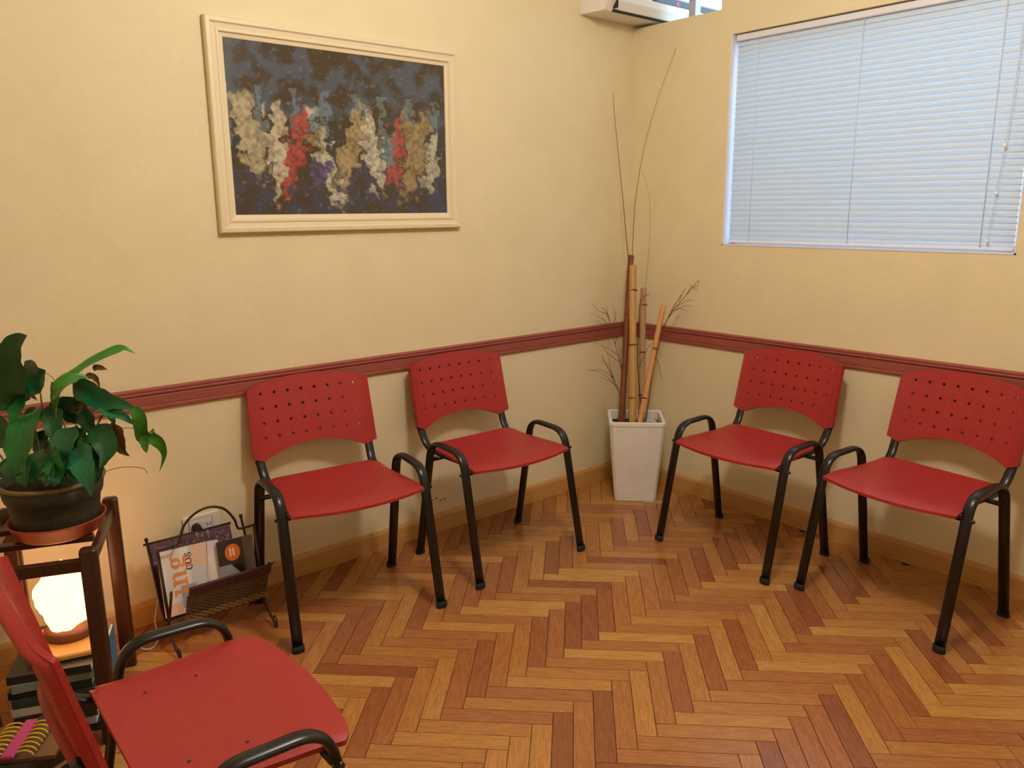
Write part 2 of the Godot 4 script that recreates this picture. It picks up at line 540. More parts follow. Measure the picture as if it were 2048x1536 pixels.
# a parquet strip from its outline (x along the grain, y across), top at y = 0
func strip_shape(st: SurfaceTool, poly: PackedVector2Array, u0: float, v0: float, t := Transform3D.IDENTITY) -> void:
	var area := 0.0
	var n := poly.size()
	for i in n:
		area += poly[i].cross(poly[(i + 1) % n])
	if area < 0:
		poly.reverse()
	var inner := Geometry2D.offset_polygon(poly, -0.0009)
	if inner.is_empty() or inner[0].size() != n:
		return
	var top: PackedVector2Array = inner[0]
	# match the first corner of the inset outline with the outer one
	var shift := 0
	for i in n:
		if top[i].distance_to(poly[0]) < top[shift].distance_to(poly[0]):
			shift = i
	var at := func(p: Vector2, y: float) -> Vector3: return t * Vector3(p.x, y, p.y)
	var uv := func(p: Vector2) -> Vector2: return Vector2(p.x * 1.6 + u0, p.y * 1.6 + v0)
	for i in range(1, n - 1):
		var a := top[shift]
		var b := top[(shift + i) % n]
		var c := top[(shift + i + 1) % n]
		tri(st, at.call(a, 0.0), at.call(c, 0.0), at.call(b, 0.0), uv.call(a), uv.call(c), uv.call(b))
	for i in n:
		var j := (i + 1) % n
		var a := poly[i]
		var b := poly[j]
		var ia := top[(shift + i) % n]
		var ib := top[(shift + j) % n]
		var A: Vector3 = at.call(a, -0.0003)
		var B: Vector3 = at.call(b, -0.0003)
		tri(st, A, at.call(ia, 0.0), at.call(ib, 0.0), uv.call(a), uv.call(ia), uv.call(ib))
		tri(st, A, at.call(ib, 0.0), B, uv.call(a), uv.call(ib), uv.call(b))
		tri(st, at.call(a, -0.008), A, B, uv.call(a), uv.call(a), uv.call(b))
		tri(st, at.call(a, -0.008), B, at.call(b, -0.008), uv.call(a), uv.call(b), uv.call(b))

# ------------------------------------------------------------------ window, blind, air conditioner
func build_window() -> void:
	var st := new_st(false)
	var x := 0.085
	var f := 0.028
	var win := Node3D.new()
	win.name = "window_1"
	add_child(win)
	win.set_meta("kind", "structure")
	win.set_meta("label", "internal window in a pale frame behind the venetian blind")
	for r in [[SILL, SILL + f, WIN_A, WIN_B], [HEAD - f, HEAD, WIN_A, WIN_B], [SILL, HEAD, WIN_A, WIN_A + f], [SILL, HEAD, WIN_B - f, WIN_B]]:
		add_box(st, Vector3(x, (r[0] + r[1]) / 2.0, (r[2] + r[3]) / 2.0), Vector3(0.04, r[1] - r[0], r[3] - r[2]), Basis.IDENTITY, 0.003)
	put("window_frame", done(st), M.upvc, win)
	put("pane", span(Vector3(x - 0.002, SILL + f, WIN_A + f), Vector3(x + 0.002, HEAD - f, WIN_B - f)), M.glass, win)
	# painted lining of the opening
	st = new_st(false)
	var t := 0.006
	for r in [[SILL, SILL + t, WIN_A, WIN_B], [SILL, HEAD, WIN_A, WIN_A + t], [SILL, HEAD, WIN_B - t, WIN_B]]:
		add_box(st, Vector3(0.033, (r[0] + r[1]) / 2.0, (r[2] + r[3]) / 2.0), Vector3(0.07, r[1] - r[0], r[3] - r[2]))
	put("reveal_lining", done(st), M.upvc, win)

	# venetian blind
	var z0 := WIN_A + 0.014
	var z1 := WIN_B - 0.014
	var b := thing("venetian_blind", "closed pale blue grey venetian blind in the window of the cream wall", "blind", Vector3(0.030, SILL + 0.008, (z0 + z1) / 2))
	var top := HEAD - SILL - 0.012
	var half := (z1 - z0) / 2
	put("headrail", box(Vector3(0.03, 0.026, half * 2), 0.003, Vector3(0, top - 0.013, 0)), M.upvc, b)
	put("bottom_rail", box(Vector3(0.024, 0.012, half * 2 - 0.006), 0.003, Vector3(0, 0.008, 0)), M.upvc, b)
	# one curved slat, tilted nearly shut
	var prof := []
	var tilt := deg_to_rad(68)
	for i in 5:
		var s := (i / 4.0 - 0.5) * 0.0255
		var bow := 0.0022 * (1.0 - pow(s / 0.01275, 2))
		prof.append(Vector2(s * cos(tilt) - bow * sin(tilt), s * sin(tilt) + bow * cos(tilt)))
	st = new_st()
	for i in 4:
		var p: Vector2 = prof[i]
		var q: Vector2 = prof[i + 1]
		var n := Vector2(-(q - p).y, (q - p).x).normalized() * 0.00035
		for sgn in [-1.0, 1.0]:
			var a := Vector3(p.x + n.x * sgn, p.y + n.y * sgn, -half + 0.004)
			var c := Vector3(q.x + n.x * sgn, q.y + n.y * sgn, -half + 0.004)
			var dz := Vector3(0, 0, half * 2 - 0.008)
			if sgn > 0:
				quad(st, a, a + dz, c + dz, c)
			else:
				quad(st, c, c + dz, a + dz, a)
	var slat := done(st)
	var n_slats := 39
	for i in n_slats:
		put("slat", slat, M.blind, b, Vector3(0, 0.024 + (top - 0.060) * i / (n_slats - 1), 0))
	for zc in [-0.475, -0.02, 0.475]:
		put("ladder_cord", tube([Vector3(-0.012, 0.012, zc), Vector3(-0.012, top - 0.02, zc)], 0.0012, 6), M.cord, b)
	var pull := put("pull_cord", tube(spline([Vector3(-0.02, top - 0.02, 0.535), Vector3(-0.022, 0.5, 0.53), Vector3(-0.022, 0.25, 0.515), Vector3(-0.022, 0.03, 0.50)]), 0.0013, 6), M.cord, b)
	for y in [[0.36, 0.522], [0.20, 0.512], [0.035, 0.50]]:
		put("bead", lathe([Vector2(0, -0.008), Vector2(0.004, -0.006), Vector2(0.0055, 0), Vector2(0.003, 0.007), Vector2(0, 0.008)], 10), M.bead, pull, Vector3(-0.022, y[0], y[1]))

	# air conditioner over the low end of the partition
	var ac := thing("air_conditioner", "white wall-mounted air conditioner above the room corner", "air conditioner", Vector3(-0.37, 2.25, 0))
	var body := PackedVector2Array([Vector2(0.002, 0.0), Vector2(0.15, -0.006), Vector2(0.182, 0.035), Vector2(0.19, 0.06), Vector2(0.186, 0.062), Vector2(0.186, 0.090), Vector2(0.195, 0.094), Vector2(0.200, 0.16), Vector2(0.198, 0.25), Vector2(0.175, 0.285), Vector2(0.14, 0.295), Vector2(0.002, 0.295)])
	var o := put("body", prism(body, -0.86, 0.0), M.ac_white, ac)
	o.rotation.y = -PI / 2
	o.scale.z = -1.0
	var len := 0.86
	o.scale = Vector3.ONE
	o.mesh = prism_x(body, 0.0, len)
	o.rotation = Vector3.ZERO
	put("air_outlet", prism_x(PackedVector2Array([Vector2(0.147, -0.0072), Vector2(0.1525, -0.0065), Vector2(0.159, 0.002), Vector2(0.152, 0.004)]), 0.05, len - 0.05), M.vent, ac)
	put("display_strip", span(Vector3(0.28, 0.064, 0.184), Vector3(len - 0.02, 0.089, 0.1895), 0.001), M.ac_dark, ac)
	var red := plain(srgb(230, 40, 70), 0.4)
	red.emission_enabled = true
	red.emission = Color(1.0, 0.12, 0.25)
	red.emission_energy_multiplier = 0.8
	put("display_light", span(Vector3(0.452, 0.068, 0.189), Vector3(0.466, 0.084, 0.1905)), red, ac)
	put("end_seam", span(Vector3(0.045, 0.002, 0.16), Vector3(0.047, 0.06, 0.191)), M.vent, ac)
	# aluminium post on the low end of the partition
	var post := thing("aluminium_post", "slim grey aluminium post on top of the partition before the air conditioner", "post", Vector3(0.05, PARTITION_TOP, 0.318))
	put("upright", box(Vector3(0.04, CEILING - PARTITION_TOP, 0.038), 0.002, Vector3(0, (CEILING - PARTITION_TOP) / 2, 0)), M.alu, post)
	for dz in [-0.009, 0.009]:
		put("screw", lathe([Vector2(0.0035, 0), Vector2(0.003, 0.0015), Vector2(0, 0.002)], 10), M.steel, post, Vector3(-0.02, 0.075, dz)).rotation.z = PI / 2

# profile x -> world z, y -> y, drawn out along world x
func prism_x(poly: PackedVector2Array, x0: float, x1: float) -> ArrayMesh:
	var st := new_st(false)
	var n := poly.size()
	var idx := Geometry2D.triangulate_polygon(poly)
	for i in range(0, idx.size(), 3):
		var a := poly[idx[i]]
		var b := poly[idx[i + 1]]
		var c := poly[idx[i + 2]]
		if (b - a).cross(c - a) < 0:
			var s := b
			b = c
			c = s
		tri(st, Vector3(x0, a.y, a.x), Vector3(x0, b.y, b.x), Vector3(x0, c.y, c.x))
		tri(st, Vector3(x1, a.y, a.x), Vector3(x1, c.y, c.x), Vector3(x1, b.y, b.x))
	for i in n:
		var a := poly[i]
		var b := poly[(i + 1) % n]
		quad(st, Vector3(x1, a.y, a.x), Vector3(x1, b.y, b.x), Vector3(x0, b.y, b.x), Vector3(x0, a.y, a.x))
	return done(st)

# ------------------------------------------------------------------ framed print
func build_picture() -> void:
	var x0 := -2.0935
	var x1 := -1.0808
	var y0 := 1.3186
	var y1 := 2.0109
	var w := x1 - x0
	var h := y1 - y0
	var t := thing("framed_print", "large landscape print in a cream moulded frame on the wall", "picture", Vector3((x0 + x1) / 2, y0, 0.0))
	# moulding: profile of (inset from the outer edge, height above the wall)
	var prof := [Vector2(0, 0.002), Vector2(0, 0.022), Vector2(0.004, 0.027), Vector2(0.016, 0.028), Vector2(0.021, 0.022), Vector2(0.034, 0.020), Vector2(0.038, 0.023), Vector2(0.044, 0.023), Vector2(0.048, 0.016), Vector2(0.060, 0.013), Vector2(0.062, 0.008)]
	for sidei in 4:
		var st := new_st(false)
		for i in prof.size() - 1:
			var q := []
			for e in [[0, i], [1, i], [1, i + 1], [0, i + 1]]:
				var p: Vector2 = prof[e[1]]
				var hw := w / 2 - p.x
				var lo := p.x
				var hi := h - p.x
				var c: Array = [[Vector3(-hw, lo, p.y), Vector3(hw, lo, p.y)], [Vector3(hw, lo, p.y), Vector3(hw, hi, p.y)], [Vector3(hw, hi, p.y), Vector3(-hw, hi, p.y)], [Vector3(-hw, hi, p.y), Vector3(-hw, lo, p.y)]][sidei]
				q.append(c[e[0]])
			quad(st, q[0], q[1], q[2], q[3])
		put("frame_moulding", done(st), M.frame_cream, t)
	put("backing", box(Vector3(w - 0.01, h - 0.01, 0.006), 0.0, Vector3(0, h / 2, 0.005)), M.paper, t)
	# the print itself: a plain arrangement of soft daubs on a dark ground
	var iw := 384
	var ih := 250
	var im := Image.create(iw, ih, false, Image.FORMAT_RGB8)
	var n := FastNoiseLite.new()
	n.seed = 77
	n.frequency = 0.02
	var n2 := FastNoiseLite.new()
	n2.seed = 12
	n2.frequency = 0.09
	rng.seed = 23
	var n3 := FastNoiseLite.new()
	n3.seed = 31
	n3.frequency = 0.035
	var daubs := []
	var cols := [srgb(188, 176, 142), srgb(204, 196, 170), srgb(176, 82, 74), srgb(196, 190, 168), srgb(170, 150, 108), srgb(206, 200, 178), srgb(182, 88, 80), srgb(164, 142, 100), srgb(192, 190, 164)]
	for i in 9:
		daubs.append([(i + 0.55) / 9.1 * iw + rng.randf_range(-8, 8), rng.randf_range(0.54, 0.66) * ih, rng.randf_range(13, 21), rng.randf_range(0.20, 0.33) * ih, rng.randf_range(-0.3, 0.3), cols[i]])
	for i in 7:
		daubs.append([rng.randf_range(0.05, 0.95) * iw, rng.randf_range(0.35, 0.8) * ih, rng.randf_range(8, 15), rng.randf_range(0.05, 0.12) * ih, rng.randf_range(-0.8, 0.8), [srgb(150, 128, 90), srgb(118, 138, 146), srgb(190, 180, 150), srgb(96, 86, 128)][i % 4]])
	for y in ih:
		for x in iw:
			var a := n.get_noise_2d(x, y)
			var f := n2.get_noise_2d(x, y)
			var wx := n3.get_noise_2d(x, y) * 26.0
			var wy := n3.get_noise_2d(x + 500, y) * 30.0
			var c := srgb(72, 60, 46).lerp(srgb(58, 62, 64), clampf(0.5 + a * 1.4, 0, 1))
			if y < ih * 0.42:
				c = c.lerp(srgb(92, 102, 122), clampf(0.30 + a * 1.5, 0, 0.6))
			if y > ih * 0.24 and y < ih * 0.60 and fmod(x + 60.0 + wx * 0.7, 52.0) < 11.0:
				c = c.lerp(srgb(120, 146, 160), 0.5)
			if y > ih * 0.66:
				c = c.lerp(srgb(78, 74, 104), clampf(0.25 + a, 0, 0.5))
			if f > 0.42:
				c = c.lerp(srgb(150, 134, 112), 0.4)
			for d in daubs:
				var dx: float = (x + wx - d[0] - d[4] * (y - d[1])) / d[2]
				var dy: float = (y + wy - d[1]) / d[3]
				var k := 1.0 - smoothstep(0.6, 1.15, dx * dx + dy * dy + f * 0.2)
				if k > 0.0:
					c = c.lerp((d[5] as Color).darkened(clampf(0.12 - f * 0.3 - a * 0.2, 0, 0.4)), k * 0.9)
			im.set_pixel(x, y, c)
	var pm := textured(ImageTexture.create_from_image(im), 0.22, Vector3.ONE, Color.WHITE, false)
	pm.texture_repeat = false
	var st2 := new_st(false)
	var pw := w / 2 - 0.060
	quad(st2, Vector3(-pw, 0.060, 0.0095), Vector3(pw, 0.060, 0.0095), Vector3(pw, h - 0.060, 0.0095), Vector3(-pw, h - 0.060, 0.0095), Vector2(0, 1), Vector2(1, 0))
	put("print", done(st2), pm, t)

# ------------------------------------------------------------------ chairs
func seat_point(u: float, v: float) -> Vector3:
	# u -1..1 across, v 0 back .. 1 front
	var half := lerpf(0.212, 0.239, smoothstep(0.04, 1.0, v))
	if v < 0.035:
		half = 0.200
	var z := lerpf(-0.185, 0.160 + 0.034 * (1.0 - u * u), v)
	if v > 0.9 and absf(u) > 0.9:
		z -= 0.012 * pow((absf(u) - 0.9) / 0.1, 2)
	var y := lerpf(0.456, 0.452, v) - 0.013 * (1.0 - u * u) * sin(PI * clampf(v * 1.1, 0, 1)) + 0.010 * pow(1.0 - v, 4.0)
	y -= 0.014 * pow(clampf((v - 0.72) / 0.28, 0, 1), 2) * (0.55 + 0.45 * (1.0 - u * u))
	y -= 0.006 * pow(clampf((absf(u) - 0.86) / 0.14, 0, 1), 2)
	return Vector3(half * u, y, z)

func seat_mesh() -> ArrayMesh:
	var us := []
	for i in 25:
		us.append(sin((i / 24.0 - 0.5) * PI) * 0.55 + (i / 24.0 * 2.0 - 1.0) * 0.45)
	var vs := [0.0, 0.034, 0.036, 0.1, 0.2, 0.3, 0.4, 0.5, 0.6, 0.7, 0.78, 0.85, 0.9, 0.94, 0.975, 1.0]
	var st := new_st()
	var th := Vector3(0, -0.010, 0)
	for j in vs.size() - 1:
		for i in us.size() - 1:
			var a := seat_point(us[i], vs[j])
			var b := seat_point(us[i + 1], vs[j])
			var c := seat_point(us[i + 1], vs[j + 1])
			var d := seat_point(us[i], vs[j + 1])
			quad(st, a, d, c, b)
	st.set_smooth_group(1)
	for j in vs.size() - 1:
		for i in us.size() - 1:
			quad(st, seat_point(us[i], vs[j]) + th, seat_point(us[i + 1], vs[j]) + th, seat_point(us[i + 1], vs[j + 1]) + th, seat_point(us[i], vs[j + 1]) + th)
	st.set_smooth_group(2)
	for i in us.size() - 1:
		var a := seat_point(us[i], 1.0)
		var b := seat_point(us[i + 1], 1.0)
		quad(st, a + th, b + th, b, a)
		a = seat_point(us[i], 0.0)
		b = seat_point(us[i + 1], 0.0)
		quad(st, b + th, a + th, a, b)
	for j in vs.size() - 1:
		var a := seat_point(1, vs[j])
		var b := seat_point(1, vs[j + 1])
		quad(st, b + th, a + th, a, b)
		a = seat_point(-1, vs[j])
		b = seat_point(-1, vs[j + 1])
		quad(st, a + th, b + th, b, a)
	return done(st)

func back_low(x: float) -> float:
	var a := absf(x)
	if a > 0.196:
		return lerpf(0.512, 0.530, (a - 0.196) / 0.04)
	return 0.512 + 0.047 * (1.0 - pow(a / 0.196, 2))

func back_high(x: float) -> float:
	return 0.770 + 0.034 * (1.0 - pow(absf(x) / 0.233, 2.2))

func back_point(x: float, y: float) -> Vector3:
	var k := absf(x) / 0.236
	var z := -0.241 - (y - 0.532) * 0.222 - 0.016 * (1.0 - k * k) + 0.010 * pow(clampf((k - 0.82) / 0.18, 0, 1), 1.5)
	var narrow := lerpf(1.0, 0.975, (y - 0.53) / 0.25)
	return Vector3(x * narrow, y, z)

func back_mesh() -> ArrayMesh:
	var hx := []
	for i in 8:
		hx.append(-0.182 + 0.052 * i)
	var hy := [0.594, 0.646, 0.698, 0.750]
	var r := 0.0056
	var e := 0.009
	var xs := [-0.236, -0.226, -0.214, -0.200]
	for x in hx:
		xs.append_array([x - e, x, x + e])
		if x < 0.15:
			xs.append(x + 0.026)
	xs.append_array([0.200, 0.214, 0.226, 0.236])
	# rows: three between the lower edge and the first holes, three above the last
	var ys := []
	for y in hy:
		ys.append_array([y - e, y, y + e])
	var y_first: float = ys[0]
	var y_last: float = ys[-1]
	var rows := []          # each a function of x
	for k in 4:
		rows.append([0, k / 4.0])
	for y in ys:
		rows.append([1, y])
	for k in range(1, 4):
		rows.append([2, k / 3.0])
	var yy := func(x: float, row: Array) -> float:
		if row[0] == 0:
			return lerpf(back_low(x), y_first, row[1])
		if row[0] == 1:
			return row[1]
		return lerpf(y_last, back_high(x), row[1])
	var is_hole := func(x: float, row: Array) -> bool:
		# the centre line of a hole
		if row[0] != 1:
			return false
		for h in hx:
			if absf(x - h) < 1e-5:
				for v in hy:
					if absf(row[1] - v) < 1e-5:
						return true
		return false
	var st := new_st()
	var normal_at := func(x: float, y: float) -> Vector3:
		var d := 0.003
		return (back_point(x + d, y) - back_point(x - d, y)).cross(back_point(x, y + d) - back_point(x, y - d)).normalized()
	for side in 2:
		st.set_smooth_group(side)
		var P := func(x: float, y: float) -> Vector3:
			return back_point(x, y) - (normal_at.call(x, y) * 0.010 if side else Vector3.ZERO)
		for j in rows.size() - 1:
			for i in xs.size() - 1:
				var corners := [[i, j], [i + 1, j], [i + 1, j + 1], [i, j + 1]]
				var hole := -1
				for c in 4:
					if is_hole.call(xs[corners[c][0]], rows[corners[c][1]]):
						hole = c
				var q := []
				var flat_ := []
				for c in corners:
					var x: float = xs[c[0]]
					var y: float = yy.call(x, rows[c[1]])
					q.append(P.call(x, y))
					flat_.append(Vector2(x, y))
				if hole < 0:
					if side == 0:
						quad(st, q[0], q[1], q[2], q[3])
					else:
						quad(st, q[3], q[2], q[1], q[0])
					continue
				# the corner at the hole's centre is cut off by an eighth-turn of the rim, twice
				var ctr: Vector2 = flat_[hole]
				var A: Vector2 = flat_[(hole + 1) % 4]
				var B: Vector2 = flat_[(hole + 2) % 4]
				var C: Vector2 = flat_[(hole + 3) % 4]
				var ra := ctr + (A - ctr).normalized() * r
				var rb := ctr + (B - ctr).normalized() * r
				var rc := ctr + (C - ctr).normalized() * r
				var pa: Vector3 = P.call(ra.x, ra.y)
				var pb: Vector3 = P.call(rb.x, rb.y)
				var pc: Vector3 = P.call(rc.x, rc.y)
				var qa: Vector3 = q[(hole + 1) % 4]
				var qb: Vector3 = q[(hole + 2) % 4]
				var qc: Vector3 = q[(hole + 3) % 4]
				if side == 0:
					quad(st, pa, qa, qb, pb)
					quad(st, pb, qb, qc, pc)
					# wall of the hole
					st.set_smooth_group(5)
					for s in [[ra, rb], [rb, rc]]:
						var f0 := back_point(s[0].x, s[0].y)
						var f1 := back_point(s[1].x, s[1].y)
						var n0: Vector3 = normal_at.call(s[0].x, s[0].y) * 0.010
						var n1: Vector3 = normal_at.call(s[1].x, s[1].y) * 0.010
						quad(st, f0, f1, f1 - n1, f0 - n0)
					st.set_smooth_group(0)
				else:
					quad(st, pb, qb, qa, pa)
					quad(st, pc, qc, qb, pb)
	# rim
	st.set_smooth_group(3)
	var rim := func(a: Vector2, b: Vector2) -> void:
		var f0 := back_point(a.x, a.y)
		var f1 := back_point(b.x, b.y)
		quad(st, f0, f0 - normal_at.call(a.x, a.y) * 0.010, f1 - normal_at.call(b.x, b.y) * 0.010, f1)
	for i in xs.size() - 1:
		rim.call(Vector2(xs[i], back_low(xs[i])), Vector2(xs[i + 1], back_low(xs[i + 1])))
		rim.call(Vector2(xs[i + 1], back_high(xs[i + 1])), Vector2(xs[i], back_high(xs[i])))
	for j in rows.size() - 1:
		var xr: float = xs[-1]
		rim.call(Vector2(xr, yy.call(xr, rows[j])), Vector2(xr, yy.call(xr, rows[j + 1])))
		var xl: float = xs[0]
		rim.call(Vector2(xl, yy.call(xl, rows[j + 1])), Vector2(xl, yy.call(xl, rows[j])))
	return done(st)

func make_chair() -> Node3D:
	var t := thing("visitor_chair", "", "chair", Vector3.ZERO, 0.0, "red plastic waiting room chairs")
	put("seat", seat_mesh(), M.red, t)
	put("backrest", back_mesh(), M.red, t)
	for s in [-1.0, 1.0]:
		var path := fillet([Vector3(s * 0.263, 0.006, 0.204), Vector3(s * 0.258, 0.497, 0.102), Vector3(s * 0.258, 0.505, -0.105), Vector3(s * 0.265, 0.006, -0.204)], 0.062, 8)
		var lf := put("side_frame", tube(path, 0.0185, 14, Vector3.RIGHT, 0.52), M.black, t)
		for z in [0.2052, -0.2052]:
			put("rubber_foot", lathe([Vector2(0.0, 0.0), Vector2(0.0205, 0.0), Vector2(0.0215, 0.004), Vector2(0.0205, 0.022), Vector2(0.0, 0.022)], 14, 0.58), M.rubber, lf, Vector3(s * 0.2635, 0.0, z))
		put("bolt", tube([Vector3(s * 0.262, 0.425, 0.117), Vector3(s * 0.283, 0.425, 0.117)], 0.006, 8), M.black, lf)
		# the tube that carries the backrest
		var bs := fillet([Vector3(s * 0.195, 0.432, 0.11), Vector3(s * 0.205, 0.436, -0.215), Vector3(s * 0.2135, 0.545, -0.2675), Vector3(s * 0.213, 0.585, -0.2770)], 0.055, 7)
		put("back_support", tube(bs, 0.017, 12, Vector3.RIGHT, 0.55), M.black, t)
	var outline := []
	for i in 25:
		var x := lerpf(-0.232, 0.232, i / 24.0)
		outline.append(back_point(x, back_low(x) + 0.005))
	for i in range(1, 9):
		outline.append(back_point(0.232, lerpf(0.535, 0.766, i / 8.0)))
	for i in range(1, 25):
		var x := lerpf(0.232, -0.232, i / 24.0)
		outline.append(back_point(x, back_high(x) - 0.005))
	for i in range(1, 9):
		outline.append(back_point(-0.232, lerpf(0.766, 0.535, i / 8.0)))
	outline.append(outline[0])
	var rim_path := []
	for p in outline:
		rim_path.append(p + Vector3(0, -0.003, -0.012))
	put("rolled_rim", tube(rim_path, 0.012, 10, Vector3(0, -0.2, -1).normalized(), 0.45), M.red, t)
	put("crossbar", tube([Vector3(-0.258, 0.423, 0.112), Vector3(0.258, 0.423, 0.112)], 0.009, 8), M.black, t)
	put("crossbar", tube([Vector3(-0.258, 0.425, -0.118), Vector3(0.258, 0.425, -0.118)], 0.009, 8), M.black, t)
	for s in [-1.0, 1.0]:
		for z in [-0.10, 0.0]:
			var p := seat_point(s * 0.62, (z + 0.185) / 0.36)
			put("seat_screw", lathe([Vector2(0.004, 0.0), Vector2(0.0036, 0.001), Vector2(0, 0.0014)], 10), M.black, t, p - Vector3(0, 0.0004, 0))
	return t

func build_chairs() -> void:
	var proto := make_chair()
	var spots := [
		[-1.861, 0.348, -0.113, "red plastic chair with black legs directly beside the magazine rack"],
		[-1.160, 0.358, -0.017, "red plastic chair along the framed print's wall, next to the white vase"],
		[-0.380, 0.985, -1.612, "red plastic chair below the window, on the vase side of its neighbour"],
		[-0.367, 1.635, -1.689, "red plastic chair below the window, the one farther from the vase"],
		[-2.671, 1.321, 1.553, "red plastic chair standing in front of the plant stand, turned sideways"]]
	for i in spots.size():
		var s = spots[i]
		var o: Node3D = proto
		if i > 0:
			o = proto.duplicate()
			o.name = numbered("visitor_chair")
			add_child(o)
		o.position = Vector3(s[0], 0, s[1])
		o.rotation.y = s[2]
		o.set_meta("label", s[3])

# ------------------------------------------------------------------ vase with canes
func build_vase() -> void:
	var c := Vector3(-0.231, 0, 0.273)
	var turn := -PI / 4
	var h := 0.405
	var t := thing("floor_vase", "tall square tapered white vase in the room corner", "vase", c, turn)
	var st := new_st(false)
	# rings: outer bottom, outer top, rim, inner
	var ring := func(half: float, y: float) -> Array:
		var k := half * 0.90
		var out := []
		for q in [[1, 1], [-1, 1], [-1, -1], [1, -1]]:
			var sx: float = q[0]
			var sz: float = q[1]
			var a := Vector3(sx * half, y, sz * k)
			var b := Vector3(sx * k, y, sz * half)
			if sx * sz > 0:
				out.append_array([a, b])
			else:
				out.append_array([b, a])
		return out
	var rings := [ring.call(0.093, 0.0), ring.call(0.0975, 0.006), ring.call(0.1285, h - 0.022), ring.call(0.1315, h - 0.018), ring.call(0.1315, h - 0.002), ring.call(0.1295, h), ring.call(0.120, h), ring.call(0.117, h - 0.004), ring.call(0.113, h - 0.07)]
	for i in rings.size() - 1:
		for k in 8:
			var l := (k + 1) % 8
			quad(st, rings[i][l], rings[i][k], rings[i + 1][k], rings[i + 1][l])
	for k in range(1, 7):
		tri(st, rings[0][0], rings[0][k], rings[0][k + 1])
	put("vase_body", done(st), M.vase, t)
	var fill := new_st(false)
	var fr: Array = ring.call(0.114, h - 0.045)
	for k in range(1, 7):
		tri(fill, fr[0], fr[k + 1], fr[k])
	put("soil", done(fill), M.soil, t)
	single("wooden_wedge", box(Vector3(0.10, 0.006, 0.03), 0.001), textured(cloud(140, 0.05, 64, 64, [srgb(150, 140, 100), srgb(172, 160, 118)]), 0.7), "thin pale strip of wood beneath the white vase's edge", "wedge", "", Vector3(-0.244, 0.003, 0.412)).rotation.y = turn
	# pebbles
	rng.seed = 3
	for p in [[1296, 838, 0.017], [1304, 836, 0.016], [1291, 841, 0.013], [1309, 840, 0.013]]:
		var pos := at_px(p[0], p[1], depth_of(c + Vector3(0.02, h, -0.0)))
		pos.y = h - 0.038 + p[2] * 0.5
		var sm := lathe([Vector2(0, -0.7), Vector2(0.7, -0.5), Vector2(1, 0), Vector2(0.75, 0.45), Vector2(0, 0.65)], 10)
		var o := single("pebble", sm, M.pebble, "small pale pebble among the canes in the white vase", "pebble", "pebbles in the vase", pos)
		o.scale = Vector3.ONE * p[2]
		o.rotation.y = rng.randf() * 6
	# canes, each [foot pixel, top pixel, depth offset at foot and top, radius, material, nodes as shares of the length]
	var d0 := depth_of(c + Vector3(0, 0.5, 0))
	var canes := [
		["bamboo_cane", "dark brown bamboo cane, the tallest in the white vase", Vector2(1241, 850), Vector2(1263, 511), 0.015, 0.05, 0.0150, M.cane_brown, [0.37, 0.66]],
		["bamboo_cane", "thick yellow bamboo cane upright in the white vase", Vector2(1264, 850), Vector2(1267, 531), -0.02, 0.0, 0.0175, M.cane_yellow, [0.20, 0.52, 0.85]],
		["bamboo_cane", "greyish bamboo cane behind the yellow one in the vase", Vector2(1281, 850), Vector2(1288, 576), 0.06, 0.08, 0.0155, M.cane_grey, [0.25, 0.55, 0.88]],
		["bamboo_cane", "short tan bamboo cane leaning towards the window from the vase", Vector2(1277, 852), Vector2(1328, 611), -0.062, -0.06, 0.0130, M.cane_tan, [0.27, 0.66]]]
	for q in canes:
		var foot := at_px(q[2].x, q[2].y, d0 + q[4])
		foot = foot + (foot - at_px(q[3].x, q[3].y, d0 + q[5])).normalized() * 0.03
		var top := at_px(q[3].x, q[3].y, d0 + q[5])
		var o := thing(q[0], q[1], "bamboo cane", foot, 0.0, "canes in the vase")
		var dirv := top - foot
		var path := []
		var radii := []
		var nn := 24
		for i in nn + 1:
			var f := float(i) / nn
			path.append(dirv * f + Vector3(0.002 * sin(f * 5.0), 0, 0.002 * cos(f * 4.0)))
			radii.append(q[6] * (1.04 - 0.07 * f))
		put("culm", tube(path, radii, 14), q[7], o)
		for f in q[8]:
			var m: Vector3 = dirv * f
			var u := dirv.normalized()
			put("node_ring", tube([m - u * 0.004, m - u * 0.0015, m + u * 0.0015, m + u * 0.004], [q[6] * 1.0, q[6] * 1.10, q[6] * 1.09, q[6] * 1.0], 14), M.twig, o)
	# thin reeds
	var reeds := [
		["dark straight reed rising out of the dark brown cane", [Vector2(1259, 540), Vector2(1253, 480), Vector2(1243, 370), Vector2(1230, 240), Vector2(1226, 182)], M.reed_dark, 0.05, 0.0019, -0.036],
		["long golden reed arching towards the window above the canes", [Vector2(1264, 540), Vector2(1266, 480), Vector2(1271, 400), Vector2(1287, 300), Vector2(1315, 200), Vector2(1352, 95)], M.reed_gold, 0.028, 0.0019, -0.048],
		["short pale reed curving back above the greyish cane", [Vector2(1288, 600), Vector2(1296, 520), Vector2(1301, 430), Vector2(1296, 380), Vector2(1286, 345)], M.reed_pale, 0.06, 0.0013, -0.03]]
	for q in reeds:
		var pts := []
		for i in q[1].size():
			pts.append(at_px(q[1][i].x, q[1][i].y, d0 + q[3] + q[5] * i))
		var sp := spline(pts, 6)
		var rr := []
		for i in sp.size():
			rr.append(q[4] * (1.15 - 0.75 * i / sp.size()))
		single("reed", tube(sp, rr, 6), q[2], q[0], "reed", "reeds in the vase")
